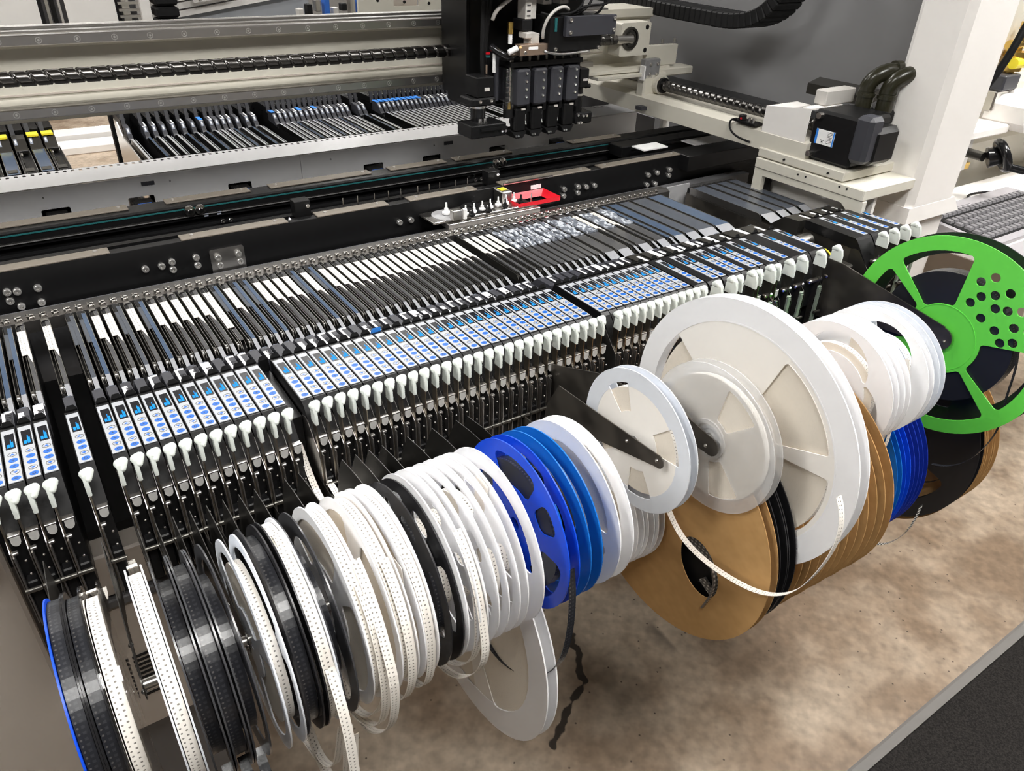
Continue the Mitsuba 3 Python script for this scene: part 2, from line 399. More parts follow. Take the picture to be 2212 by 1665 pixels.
# comb rail in front of the front feeders
c = thing('comb_rail', 'long steel comb rail with one clip per feeder lane at the front bank', 'rail')
put(c, 'bar', ext_x([(1.203, 0.900), (1.238, 0.900), (1.238, 0.921), (1.214, 0.923), (1.203, 0.919)], -0.45, 1.26), 'rail_steel')
put(c, 'end_plate', bx(1.262, 1.335, 1.214, 1.217, 0.86, 0.924), 'clear_grey', label='pale slotted end plate')
clip_m = mikit.ply(cat([bx(-0.0055, -0.0015, 1.2035, 1.212, 0.921, 0.9275, 0.0008), bx(-0.0055, 0.0045, 1.2115, 1.2145, 0.921, 0.9255, 0.0006), bx(0.0022, 0.0050, 1.2045, 1.210, 0.921, 0.9245, 0.0006)]), 'steel')
slot_m = mikit.ply(bx(-0.0035, 0.0035, 1.2185, 1.2235, 0.9195, 0.9222), 'black_matte')
for i in range(-14, 82):
    x = -0.0752 + 0.016 * i
    for nm, d in (('clip', clip_m), ('clip_slot', slot_m)):
        put(c, nm, {**d, 'to_world': T().translate([x, 0, 0])}, None)

# ------------------------------------------------------------------ gantry beam
g = thing('gantry_beam', 'long cream gantry beam carrying two guide rails and a ball screw', 'beam')
put(g, 'body', ext_x([(1.640, 1.102), (1.640, 1.132), (1.652, 1.140), (1.652, 1.222), (1.640, 1.228), (1.640, 1.247), (1.76, 1.247), (1.76, 1.102)], -0.5, 1.56), 'cream')
put(g, 'edge_line', bx(-0.5, 1.40, 1.6495, 1.6525, 1.1445, 1.1475), 'beige_coat')
for z in (1.2385, 1.1205):
    r = put(g, 'guide_rail', cat([ext_x([(1.617, z - .0068), (1.617, z + .0068), (1.6195, z + .0085), (1.641, z + .0085), (1.641, z - .0085), (1.6195, z - .0085)], -0.5, 1.345)]), 'rail_steel', label='ground steel guide rail')
    prof = np.array([(0.0052, 0), (0.0052, 0.0006), (0.0042, 0.0006), (0.004, -0.0012), (0.0022, -0.0012), (0.0018, 0.0002), (0, 0.0002)])
    bm = trimesh.creation.revolve(prof, sections=16)
    bm.apply_transform(np.array([[1, 0, 0, 0], [0, 0, -1, 1.617], [0, 1, 0, z], [0, 0, 0, 1.0]]))
    bd = mikit.ply(bm, 'screw_steel')
    off = 0.1091 if z > 1.2 else 0.0437
    for i in range(-6, 21):
        if off + 0.06 * i < 1.33:
            put(r, 'bolt', {**bd, 'to_world': T().translate([off + 0.06 * i, -0.0002, 0])}, None)
put(g, 'top_cover', cat([bx(-0.5, 1.40, 1.642, 1.665, 1.247, 1.2505), bx(-0.5, 1.40, 1.668, 1.69, 1.247, 1.2545, 0.001), bx(-0.5, 1.40, 1.695, 1.718, 1.247, 1.2515)]), 'rail_steel', label='ribbed steel top cover')

def ball_screw(L, r, pitch, groove, n=28, step=0.0022):
    """Shaft along x from 0 to L with a helical groove; angle 0 = top, turning towards -y."""
    xs = np.arange(0, L + step, step)
    th = np.arange(n) * 2 * PI / n
    X, H = np.meshgrid(xs, th, indexing='ij')
    ph = ((X - pitch * H / (2 * PI)) / pitch) % 1.0
    d = np.minimum(ph, 1 - ph) * pitch
    rr = r - 0.0030 * np.clip(1 - (d / groove) ** 2, 0, 1) ** 0.5
    v = np.stack([X, -rr * np.sin(H), rr * np.cos(H)], -1).reshape(-1, 3)
    i, j = np.meshgrid(np.arange(len(xs) - 1), np.arange(n), indexing='ij')
    a, b = i * n + j, i * n + (j + 1) % n
    f = np.vstack([np.c_[a.ravel(), b.ravel(), (b + n).ravel()], np.c_[a.ravel(), (b + n).ravel(), (a + n).ravel()]])
    return trimesh.Trimesh(v, f, process=False)

m = ball_screw(1.92, 0.0125, 0.025, 0.0022); m.apply_translation((-0.5, 1.578, 1.186))
put(g, 'ball_screw', m, 'screw_dark', smooth=40, label='dark grooved ball screw')
blk = sbox(1.375, 1.148, 1.475, 1.226).buffer(-0.006).buffer(0.006)
b = put(g, 'bearing_block', ext_y(blk, 1.555, 1.60), 'cream', label='cream bearing block at the screw end')
for x, z in ((1.462, 1.214), (1.462, 1.160)): put(b, 'bolt_hole', cyl((x, 1.5545, z), (x, 1.56, z), 0.006, 14), 'black_matte')
pr_ = np.array([(0.027, 0), (0.027, 0.004), (0.022, 0.005), (0.021, 0.001), (0.017, 0.001), (0.0165, 0.006), (0.0135, 0.006)])
rm = trimesh.creation.revolve(pr_, sections=28)
rm.apply_transform(np.array([[1, 0, 0, 1.405], [0, 0, -1, 1.555], [0, 1, 0, 1.190], [0, 0, 0, 1.0]]))
put(b, 'bearing_ring', rm, 'gunmetal', smooth=30)
put(b, 'shaft_end', cyl((1.36, 1.555, 1.189), (1.41, 1.553, 1.189), 0.011, 18), 'steel', smooth=40)
put(g, 'under_plate', bx(1.27, 1.56, 1.555, 1.66, 1.108, 1.117, 0.001), 'cream')
put(g, 'sensor_plate', bx(1.30, 1.47, 1.54, 1.58, 1.098, 1.106, 0.001), 'cream')
put(g, 'end_plate', bx(1.475, 1.585, 1.56, 1.575, 1.118, 1.168, 0.001), 'cream')
put(g, 'foot_plate', bx(1.50, 1.64, 1.545, 1.60, 1.092, 1.112, 0.003), 'cream')
st = put(g, 'stop_block', bx(1.452, 1.505, 1.535, 1.555, 1.092, 1.140, 0.002), 'grey_coat', label='grey block with four screws')
for x in (1.470, 1.494):
    for z in (1.103, 1.128): put(st, 'screw', bolt_y(x, 1.535, z, 0.004, 0.003), 'steel')
put(g, 'stop_strip', bx(1.448, 1.4525, 1.533, 1.55, 1.090, 1.125), 'label_white')
for x, z, y in ((1.46, 1.170, 1.57), (1.53, 1.171, 1.565), (1.575, 1.172, 1.565)): put(g, 'post_screw', cyl((x, y, z), (x, y, z + .010), 0.0035, 10), 'steel')

# ------------------------------------------------------------------ cross axis at the right (bed, screw, motor)
a = thing('cross_axis', 'cream cross axis with a grooved screw and a motor on its front end', 'axis')
put(a, 'bed', ext_y([(1.45, 1.010), (1.45, 1.048), (1.475, 1.056), (1.52, 1.050), (1.545, 1.058), (1.62, 1.058), (1.62, 1.010)], 1.005, 2.35), 'cream', label='long cream bed')
put(a, 'bed_rail', bx(1.553, 1.573, 1.10, 2.3, 1.057, 1.072, 0.002), 'gunmetal')
put(a, 'dust_strip', bx(1.60, 1.69, 1.10, 2.2, 1.045, 1.062, 0.002), 'black_anod')
put(a, 'bed_plate', bx(1.43, 1.455, 1.508, 1.532, 1.021, 1.030), 'slate')
put(a, 'upper_slab', bx(1.445, 1.74, 0.898, 1.125, 0.996, 1.016, 0.002), 'cream')
put(a, 'lower_slab', bx(1.442, 1.80, 0.842, 1.125, 0.971, 0.994, 0.002), 'cream')
for y, z in ((0.935, 1.006), (1.05, 1.006), (1.005, 0.985), (0.985, 0.985), (0.90, 0.987), (0.882, 0.987)):
    put(a, 'pin_hole', cyl((1.4405, y, z), (1.447, y, z), 0.002, 10), 'black_matte')
br = sbox(0.840, 0.80, 1.125, 0.970)
br = br.difference(Polygon([(0.875, 0.80), (0.875, 0.945), (0.89, 0.956), (1.10, 0.956), (1.10, 0.80)]))
put(a, 'bracket', ext_x(br, 1.445, 1.458), 'cream', label='cream bracket plate with cut-out')
put(a, 'bracket_back', bx(1.50, 1.51, 0.85, 1.115, 0.78, 0.972), 'white_coat')
put(a, 'bracket_post', bx(1.455, 1.49, 1.105, 1.13, 0.80, 0.97), 'black_anod')
for y in (1.03, 0.945): put(a, 'spacer', cyl((1.462, y, 0.956), (1.50, y, 0.956), 0.010, 16), 'white_coat', smooth=40)
m = ball_screw(0.62, 0.0130, 0.020, 0.0022)
m.apply_transform(np.array([[0, 1, 0, 1.506], [-1, 0, 0, 1.565], [0, 0, 1, 1.077], [0, 0, 0, 1.0]]))
put(a, 'ball_screw', m, 'screw_dark', smooth=40, label='dark grooved ball screw')
nb = thing('screw_nut_block', 'cream nut block around the far end of the cross screw', 'block')
put(nb, 'housing', cat([bx(1.455, 1.535, 1.535, 1.565, 1.040, 1.105, 0.004), cyl((1.506, 1.52, 1.077), (1.506, 1.56, 1.077), 0.024, 24)]), 'cream')
put(nb, 'collar', cyl((1.506, 1.512, 1.077), (1.506, 1.522, 1.077), 0.019, 24), 'black_anod', smooth=40)
cb = put(a, 'motor_mount', None or ext_x(Polygon([(1.017, 1.018), (1.133, 1.022), (1.133, 1.104), (1.017, 1.119)]), 1.452, 1.4545), 'white_coat', label='pale box around the coupling')
put(a, 'motor_mount_top', cat([bx(1.4545, 1.56, 1.095, 1.133, 1.100, 1.103), bx(1.4545, 1.56, 1.017, 1.040, 1.116, 1.119), bx(1.4545, 1.56, 1.131, 1.133, 1.018, 1.104)]), 'white_coat')
sn = put(a, 'sensor_plate', bx(1.444, 1.475, 1.148, 1.215, 1.056, 1.060), 'black_anod')
put(a, 'sensor', bx(1.447, 1.461, 1.188, 1.200, 1.060, 1.072, 0.001), 'black_matte')
put(a, 'sensor_light', bx(1.4460, 1.4475, 1.190, 1.1945, 1.063, 1.067), 'red_plastic', label='small red light')
for y in (1.172, 1.160): put(a, 'sensor_screw', cyl((1.452, y, 1.060), (1.452, y, 1.070), 0.003, 10), 'steel')
put(a, 'sensor_wire', tube(smooth_path([(1.446, 1.205, 1.062), (1.441, 1.218, 1.050), (1.441, 1.212, 1.036), (1.441, 1.192, 1.026), (1.442, 1.166, 1.022), (1.446, 1.154, 1.020)], 24), 0.0022, 8), 'black_matte', smooth=True)
mo = put(a, 'motor', cat([bx(1.462, 1.575, 0.905, 1.015, 1.018, 1.120, 0.006), bx(1.475, 1.56, 0.868, 0.91, 1.030, 1.105, 0.010)]), 'black_anod', label='black servo motor')
for y, z in ((0.995, 1.110), (1.0, 1.031)): put(mo, 'bolt', cat([cyl((1.462, y, z), (1.450, y, z), 0.0062, 14), cyl((1.450, y, z), (1.449, y, z), 0.0035, 8)]), 'steel')
put(mo, 'grey_cap', cat([bx(1.455, 1.50, 0.872, 0.912, 1.034, 1.128, 0.008)]), 'slate')
lab = put(mo, 'rating_label', bx(1.4608, 1.4622, 0.953, 0.9985, 1.053, 1.083), 'label_white', label='white rating label with blue edges')
put(mo, 'label_stripe', cat([bx(1.4603, 1.4609, 0.9935, 0.9985, 1.053, 1.083), bx(1.4603, 1.4609, 0.953, 0.9560, 1.053, 1.083)]), 'blue_label')
put(mo, 'label_print', cat([bx(1.4604, 1.4608, 0.9755, 0.984, 1.0615, 1.0625), bx(1.4604, 1.4608, 0.978, 0.982, 1.0570, 1.0600)] + [bx(1.4604, 1.4608, 0.958, 0.970, z, z + .0008) for z in np.arange(1.058, 1.080, .003)]), 'ink')
for k, (y, x) in enumerate(((0.985, 1.585), (0.945, 1.60))):
    e = put(a, 'motor_plug', cat([bx(x - .03, x + .02, y - .018, y + .018, 1.09, 1.118, 0.004)]), 'black_matte')
    put(e, 'collar', cat([cyl((x, y, 1.115), (x, y, 1.150), 0.0175, 18), cyl((x, y, 1.140), (x, y, 1.147), 0.020, 18)]), 'olive_plastic', smooth=40)
    pa = [(x, y, 1.147), (x, y, 1.160), (x + .004, y - .006, 1.175), (x + .016, y - .016, 1.187), (x + .035, y - .026, 1.192), (x + .055, y - .034, 1.190)]
    put(e, 'elbow', tube(smooth_path(pa, 18), [0.0172] * 12 + [0.0165] * 6, 16), 'olive_plastic', smooth=True, label='dark olive elbow')
    put(e, 'elbow_ring', cyl((x + .035, y - .026, 1.192), (x + .048, y - .031, 1.192), 0.021, 16), 'olive_plastic', smooth=40)
put(a, 'rear_bracket', bx(1.50, 1.60, 1.02, 1.05, 1.12, 1.150, 0.002), 'milk_plastic')
put(a, 'cover_arm', ext_y([(1.62, 1.112), (1.66, 1.122), (1.66, 1.145), (1.62, 1.135)], 1.00, 1.16), 'gunmetal')

# cable chain over the axis
ch = thing('cable_chain', 'black cable chain curving over the cross axis in front of the grey cover', 'cable chain')
pth = smooth_path([(1.60, 1.95, 1.262), (1.60, 1.78, 1.255), (1.60, 1.60, 1.246), (1.60, 1.46, 1.244), (1.60, 1.36, 1.246), (1.60, 1.30, 1.262), (1.60, 1.262, 1.290), (1.60, 1.24, 1.33), (1.60, 1.235, 1.40)], 46)
tan = np.gradient(pth, axis=0); tan /= np.linalg.norm(tan, axis=1, keepdims=True)
for k in range(0, 45):
    p, t = pth[k], tan[k]
    nrm = np.array([0, -t[2], t[1]])
    lk = bx(-0.045, 0.045, -0.0095, 0.0095, -0.017, 0.017, 0.003)
    Mx = np.eye(4); Mx[:3, 0] = (1, 0, 0); Mx[:3, 1] = t; Mx[:3, 2] = nrm * (1 if nrm[2] >= 0 else 1); Mx[:3, 3] = p
    if np.linalg.det(Mx[:3, :3]) < 0: Mx[:3, 2] *= -1
    lk.apply_transform(Mx)
    put(ch, 'link', lk, 'black_matte')
put(ch, 'end_bracket', bx(1.52, 1.63, 1.70, 1.80, 1.222, 1.238, 0.002), 'cream')

# ------------------------------------------------------------------ conveyor rails
fr = thing('front_conveyor_rail', 'black front conveyor rail studded with screws behind the feeder tips', 'rail')
FY, TZ = 1.300, 0.966
put(fr, 'side_plate', bx(-0.45, 1.70, FY, FY + 0.012, 0.845, TZ - 0.003, 0.0008), 'black_anod')
put(fr, 'top_channel', cat([bx(-0.45, 1.70, FY + .0125, FY + .026, 0.89, TZ - .006), bx(-0.45, 1.70, FY + .046, FY + .06, 0.90, TZ - .008), bx(-0.45, 1.70, FY + .0125, FY + .06, 0.90, 0.93)]), 'black_anod')
for a0, a1 in ((-0.45, 0.105), (0.215, 0.40), (0.455, 0.60), (0.645, 0.80), (0.86, 1.10), (1.13, 1.38)):
    s = put(fr, 'cover_strip', bx(a0, a1, FY - 0.001, FY + 0.024, TZ - 0.003, TZ, 0.0008), 'brown_strip', label='thin grey brown cover strip')
    for x in (a0 + .02, a1 - .02): put(s, 'screw', cat([cyl((x, FY + .012, TZ), (x, FY + .012, TZ + .002), 0.003, 10)]), 'screw_steel')
for x in (0.52, 0.55, 0.585, 0.615, 0.642, 0.68, 0.706, 0.73, 0.768, 0.796):
    put(fr, 'guide_pin', cyl((x, FY + .033, TZ - .02), (x, FY + .033, TZ + .014), 0.0011, 6), 'steel')
bd = mikit.ply(bolt_y(0, FY, 0, 0.0058, 0.007), 'screw_steel', 30)
BOLTS = [(-0.0482, 0.9316), (-0.0352, 0.9297), (-0.0482, 0.9169), (-0.0363, 0.9047), (-0.0072, 0.9292), (-0.0083, 0.9049), (0.15, 0.9275), (0.1757, 0.9273), (0.193, 0.9315), (0.1922, 0.918), (0.2325, 0.9315), (0.2326, 0.9172), (0.6194, 0.9262), (0.6444, 0.9267), (1.0256, 0.9316), (1.025, 0.917), (1.0655, 0.9314), (1.0652, 0.9178), (1.0889, 0.9276), (1.1132, 0.9272), (1.2788, 0.9283), (1.3072, 0.9301), (1.2775, 0.9051), (1.3047, 0.9038), (1.3479, 0.9319), (1.3473, 0.9184)]
for x, z in BOLTS: put(fr, 'bolt', {**bd, 'to_world': T().translate([x, 0, z])}, None)
jp = put(fr, 'joint_plate', ext_y(sbox(0.2555, 0.862, 0.3140, 0.939).buffer(-.004).buffer(.004), FY - .0032, FY - .0003), 'rail_steel', label='grey steel joint plate with four bolts')
for x, z in ((0.2675, 0.9250), (0.2685, 0.9110), (0.3025, 0.9255), (0.3035, 0.9115)): put(jp, 'bolt', {**bd, 'to_world': T().translate([x, -0.0035, z])}, None)
put(fr, 'block', cat([bx(0.425, 0.455, FY + .03, FY + .055, TZ - .01, TZ + .022, 0.001)]), 'black_anod')
put(fr, 'block_screw', bolt_y(0.449, FY + .03, TZ + .012, 0.0038, 0.003), 'bright_steel')
put(fr, 'block', cat([bx(0.845, 0.875, FY + .03, FY + .055, TZ - .01, TZ + .020, 0.001)]), 'black_anod')
put(fr, 'block_screw', bolt_y(0.868, FY + .03, TZ + .012, 0.0038, 0.003), 'bright_steel')
put(fr, 'white_chip', hull([(0.402, FY + .004, TZ), (0.408, FY + .004, TZ), (0.405, FY + .010, TZ), (0.4045, FY + .006, TZ + .006)]), 'label_white')
put(fr, 'silver_rod', cyl((0.862, FY - .003, TZ + .001), (0.99, FY - .003, TZ + .001), 0.0022, 8), 'bright_steel')
put(fr, 'type_label', bx(0.935, 0.962, FY - .0010, FY, 0.944, 0.953), 'label_white', label='small pink printed label')
put(fr, 'end_rail', bx(1.38, 1.72, FY - .03, FY + .03, 0.93, 0.966, 0.001), 'black_anod')
put(fr, 'white_pad', bx(1.31, 1.39, FY + .055, FY + .10, TZ + .001, TZ + .004), 'label_white')

rr = thing('rear_conveyor_rail', 'black rear conveyor rail with a thin teal belt line in front of the grey sheet', 'rail')
RY = 1.478
put(rr, 'side_plate', ext_x([(RY, 0.945), (RY, 0.961), (RY + .003, 0.964), (RY + .045, 0.964), (RY + .045, 0.86), (RY + .014, 0.86), (RY + .014, 0.905), (RY + .006, 0.905), (RY + .006, 0.917), (RY + .012, 0.920), (RY + .012, 0.930), (RY + .003, 0.934), (RY + .003, 0.943)], -0.45, 1.72), 'black_anod')
put(rr, 'teal_belt', bx(-0.45, 1.30, RY - .0012, RY + .0008, 0.9555, 0.9580), 'teal_belt', label='thin teal belt')
put(rr, 'groove_edge', bx(-0.45, 1.72, RY - .0004, RY + .004, 0.9405, 0.9415), 'screw_steel')
for a0, a1 in ((-0.45, 0.17), (0.235, 0.395), (0.435, 0.655), (0.70, 0.84), (0.865, 1.02), (1.20, 1.36)):
    s = put(rr, 'cover_strip', bx(a0, a1, RY + .020, RY + .047, 0.964, 0.967, 0.0008), 'brown_strip', label='thin grey brown cover strip')
    for x in (a0 + .015, a1 - .015): put(s, 'screw', cyl((x, RY + .034, 0.967), (x, RY + .034, 0.969), 0.003, 10), 'screw_steel')
pulley = trimesh.creation.revolve(np.array([(0.0, 0.0105), (0.0042, 0.0105), (0.0045, 0.007), (0.0092, 0.0052), (0.0098, 0.003), (0.0098, 0.0)])[::-1], sections=24)
pulley.apply_transform(np.array([[1, 0, 0, 0], [0, 0, -1, RY], [0, 1, 0, 0], [0, 0, 0, 1.0]]))
pd = mikit.ply(pulley, 'bright_steel', 35)
PUL = [(0.27, 0.9535), (0.2896, 0.953), (0.9578, 0.9534), (0.977, 0.9542), (0.9474, 0.9371), (1.411, 0.9387), (1.4479, 0.9379)]
for x, z in PUL: put(rr, 'pulley', {**pd, 'to_world': T().translate([x, -0.001, z])}, None, label='small polished steel pulley')
for x, z in [(0.3285, 0.9214), (0.3434, 0.9212), (0.9067, 0.9206), (0.9218, 0.921), (1.4141, 0.9213), (1.4603, 0.9201)]: put(rr, 'bolt', bolt_y(x, RY + .004, z, 0.0045, 0.004), 'bright_steel')
put(rr, 'tag', bx(0.295, 0.303, RY + .001, RY + .004, 0.936, 0.942), 'tag_glass'); put(rr, 'tag', bx(0.319, 0.327, RY + .001, RY + .004, 0.936, 0.942), 'tag_glass')
put(rr, 'end_arm', bx(1.30, 1.72, RY - .055, RY - .005, 0.935, 0.962, 0.002), 'black_anod')
put(rr, 'light_strip', bx(1.33, 1.60, RY - .058, RY - .0555, 0.952, 0.956), 'bright_steel')
put(rr, 'pale_plate', bx(1.50, 1.70, RY - .12, RY - .06, 0.955, 0.958), 'label_white')

# nozzle station between the front rail and the feeders
n_ = thing('nozzle_station', 'grey nozzle changer plate with discs and rows of small nozzles behind the feeder tips', 'nozzle changer')
NZ = 0.937
put(n_, 'base_plate', bx(0.662, 0.90, 1.236, 1.297, NZ - .005, NZ, 0.001), 'steel')
put(n_, 'lower_plate', bx(0.690, 0.91, 1.226, 1.290, NZ - .016, NZ - .0055, 0.001), 'rail_steel')
put(n_, 'pale_disc', cyl((0.705, 1.262, NZ), (0.705, 1.262, NZ + .002), 0.030, 28), 'clear_grey')
put(n_, 'dark_disc', cyl((0.775, 1.272, NZ), (0.775, 1.272, NZ + .003), 0.028, 28), 'black_matte')

NN = {'white': 0, 'black': 0}
def nozzle(col, x, y, s=1.0, lab=None):
    pr = np.array([(0.0, 0.021), (0.0016, 0.021), (0.0018, 0.013), (0.0034, 0.012), (0.0036, 0.007), (0.0068, 0.006), (0.0068, 0.003), (0.004, 0.0025), (0.004, 0.0)])[::-1] * s
    q = trimesh.creation.revolve(pr, sections=14); q.apply_translation((x, y, NZ))
    k = thing('nozzle', lab or f'small {col} nozzle in the changer plate, {ORD[NN[col]]} {col} one from the left', 'nozzle')
    if not lab: NN[col] += 1
    put(k, 'stem', q, 'label_white' if col == 'white' else 'black_matte', 35)
nozzle('white', 0.705, 1.262, 1.25, 'white nozzle in the middle of the pale round disc'); nozzle('black', 0.775, 1.272, 1.2, 'black nozzle in the middle of the dark round disc')
for i in range(7):
    nozzle('white', 0.738 + 0.0215 * i, 1.243 + .0035 * i)
    if i % 2 == 0: nozzle('black', 0.746 + 0.0215 * i, 1.231 + .003 * i, 0.95)
put(n_, 'holder_block', cat([bx(0.700, 0.722, 1.226, 1.24, NZ, NZ + .020, 0.001)]), 'steel')
put(n_, 'post', cyl((0.728, 1.229, NZ), (0.728, 1.229, NZ + .020), 0.0042, 12), 'label_white'); put(n_, 'post', cyl((0.716, 1.243, NZ), (0.716, 1.243, NZ + .016), 0.0035, 12), 'bright_steel')
put(n_, 'pointed_post', cyl((0.902, 1.25, NZ - .01), (0.902, 1.25, NZ + .018), 0.0035, 12, 0.0008), 'bright_steel')
put(n_, 'camera_block', bx(0.838, 0.862, 1.262, 1.297, NZ, NZ + .026, 0.002), 'steel', label='grey block beside the red frame')
put(n_, 'camera_label', bx(0.842, 0.858, 1.274, 1.290, NZ + .026, NZ + .0268), 'yellow_label')
rd = thing('red_tray', 'red open rectangular tray frame beside the nozzles', 'tray')
o4 = [(0.860, 1.236), (0.968, 1.236), (0.968, 1.298), (0.860, 1.298)]
i4 = [(0.874, 1.243), (0.945, 1.243), (0.945, 1.274), (0.874, 1.274)]
z1, z2 = 0.943, 0.936
for j, nm in enumerate(('front_wall', 'right_wall', 'back_wall', 'left_wall')):
    a_, b_, c_, d_ = o4[j], o4[(j + 1) % 4], i4[(j + 1) % 4], i4[j]
    put(rd, nm, hull([(*a_, z1), (*b_, z1), (*c_, z2), (*d_, z2), (*a_, z2 - .002), (*b_, z2 - .002)]), 'pink_plastic' if nm == 'back_wall' else 'red_plastic')
put(rd, 'floor', bx(0.870, 0.960, 1.246, 1.293, 0.926, 0.931), 'black_gloss')

# ------------------------------------------------------------------ placement head
h = thing('spindle_unit', 'black unit of four spindles and a camera hanging from the cream beam', 'placement head')
put(h, 'carriage_plate', bx(0.905, 1.215, 1.51, 1.607, 1.075, 1.50, 0.003), 'black_anod')
put(h, 'left_wall', bx(0.893, 0.900, 1.50, 1.607, 1.10, 1.50), 'black_anod')
for k, x in enumerate((0.905, 0.913, 0.921)): put(h, 'cable', tube(smooth_path([(x, 1.45 + .006 * k, 1.145), (x - .002, 1.452 + .006 * k, 1.22), (x, 1.45, 1.30), (x + .01, 1.45, 1.42)], 14), 0.0048, 8), 'black_matte', smooth=True)
put(h, 'wire_tag', bx(0.907, 0.915, 1.440, 1.444, 1.196, 1.200), 'red_plastic'); put(h, 'wire_tag', bx(0.907, 0.915, 1.440, 1.444, 1.190, 1.1945), 'teal_belt')
put(h, 'wire', cyl((0.908, 1.442, 1.158), (0.908, 1.442, 1.176), 0.002, 8), 'copper_nickel')
cbx = put(h, 'camera_body', bx(0.871, 0.914, 1.42, 1.47, 1.115, 1.156, 0.002), 'black_anod')
put(cbx, 'label', bx(0.890, 0.902, 1.4188, 1.4202, 1.128, 1.135), 'milk_plastic')
put(h, 'camera_flange', bx(0.857, 0.919, 1.418, 1.47, 1.098, 1.1145, 0.003), 'black_anod')
for x in (0.878, 0.906): put(h, 'screw', bolt_y(x, 1.418, 1.108, 0.004, 0.003), 'bright_steel')
put(h, 'camera_ring', cyl((0.889, 1.445, 1.091), (0.889, 1.445, 1.097), 0.0185, 24), 'bright_steel', smooth=40)
put(h, 'lens_tube', cyl((0.889, 1.445, 1.055), (0.889, 1.445, 1.091), 0.0165, 24), 'black_gloss', smooth=40)
lb = put(h, 'light_box', cat([bx(0.846, 0.935, 1.40, 1.46, 1.037, 1.064, 0.002), bx(0.868, 0.935, 1.395, 1.402, 1.052, 1.057)]), 'black_anod')
for x, z in ((0.923, 1.047), (0.932, 1.047)): put(lb, 'screw', bolt_y(x, 1.40, z, 0.0035, 0.003), 'bright_steel')
for x in (0.883, 0.895): put(lb, 'post', cyl((x, 1.425, 1.063), (x, 1.425, 1.072), 0.0042, 10), 'bright_steel')
put(h, 'clear_tube', cyl((0.959, 1.432, 1.086), (0.959, 1.432, 1.168), 0.013, 20), 'clear_plastic', smooth=40)
put(h, 'tube_spring', tube([(0.959 + .0055 * math.cos(t), 1.432 + .0055 * math.sin(t), 1.092 + .074 * t / 44) for t in np.linspace(0, 44, 150)], 0.0007, 4), 'steel')
put(h, 'tube_rod', cyl((0.961, 1.430, 1.10), (0.961, 1.430, 1.19), 0.0018, 8), 'bright_steel')
put(h, 'tube_tip', cyl((0.961, 1.431, 1.080), (0.961, 1.431, 1.099), 0.0050, 12, 0.0025), 'brass')
put(h, 'tube_cup', cyl((0.959, 1.432, 1.066), (0.959, 1.432, 1.084), 0.011, 16), 'black_matte', smooth=40)
put(h, 'air_filter', cyl((0.965, 1.44, 1.234), (0.965, 1.44, 1.256), 0.0062, 14), 'brass', smooth=40, label='gold air filter')
put(h, 'air_filter_cap', cyl((0.965, 1.44, 1.214), (0.965, 1.44, 1.233), 0.0045, 12), 'label_white', smooth=40)
put(h, 'white_sleeve', cyl((0.926, 1.44, 1.160), (0.926, 1.44, 1.197), 0.004, 10), 'label_white', smooth=40)
put(h, 'blue_tube', cyl((0.938, 1.45, 1.10), (0.938, 1.45, 1.197), 0.006, 10), 'slate', smooth=40)
put(h, 'hose', tube(smooth_path([(0.917, 1.44, 1.212), (0.93, 1.425, 1.199), (0.948, 1.42, 1.192), (0.966, 1.425, 1.196)], 14), 0.0075, 10), 'black_gloss', smooth=True)
for k in range(4):
    x = 0.969 + 0.0448 * k
    mp = put(h, 'spindle_module', bx(x, x + .0345, 1.41, 1.50, 1.091, 1.166, 0.004), 'slate', label='dark grey spindle module')
    put(mp, 'gap_plate', bx(x + .0355, x + .0435, 1.425, 1.50, 1.075, 1.170), 'black_matte')
    for z in (1.158, 1.142, 1.126, 1.110): put(mp, 'screw', bolt_y(x + .022, 1.41, z, 0.0028, 0.0025), 'bright_steel')
    ns = put(h, 'spindle_nozzle', cat([cyl((x + .018, 1.44, 1.050), (x + .018, 1.44, 1.092), 0.016, 16, 0.013), cyl((x + .018, 1.44, 1.026), (x + .018, 1.44, 1.052), 0.010, 16, 0.015), bx(x + .002, x + .030, 1.418, 1.43, 1.035, 1.085, 0.003)]), 'black_anod')
    put(ns, 'tip', cyl((x + .018, 1.44, 1.019), (x + .018, 1.44, 1.027), 0.004, 10), 'black_matte')
    put(ns, 'jaw', hull([(x - .004, 1.42, 1.035), (x + .034, 1.42, 1.035), (x - .004, 1.47, 1.035), (x + .034, 1.47, 1.035), (x + .006, 1.42, 1.020), (x + .024, 1.42, 1.020), (x + .006, 1.46, 1.020), (x + .024, 1.46, 1.020)]), 'black_matte')
    for dx in (.006, .012): put(ns, 'screw', bolt_y(x + dx, 1.42, 1.0255, 0.0024, 0.002), 'bright_steel')
    put(ns, 'clip', bx(x + .016, x + .026, 1.416, 1.419, 1.081, 1.085), 'milk_plastic')
put(h, 'spindle_cross_bar', bx(0.955, 1.15, 1.42, 1.50, 1.170, 1.180), 'black_anod')
for x in np.arange(0.965, 1.15, 0.0225): put(h, 'fitting', cyl((x, 1.43, 1.178), (x, 1.43, 1.192), 0.0038, 10), 'gunmetal', smooth=40)
put(h, 'bracket_plate', bx(0.963, 1.036, 1.398, 1.42, 1.195, 1.217, 0.001), 'copper_nickel', label='nickel coloured bracket')
put(h, 'bracket_label', bx(0.984, 1.008, 1.397, 1.3985, 1.207, 1.2125), 'label_white')
put(h, 'bracket_screw', bolt_y(0.976, 1.398, 1.201, 0.004, 0.002), 'steel')
put(h, 'white_fitting', cyl((0.938, 1.405, 1.203), (0.957, 1.40, 1.212), 0.006, 12), 'label_white', smooth=40)
put(h, 'amber_light', ball((0.963, 1.398, 1.2125), 0.0032, 2), 'led_amber', smooth=True)
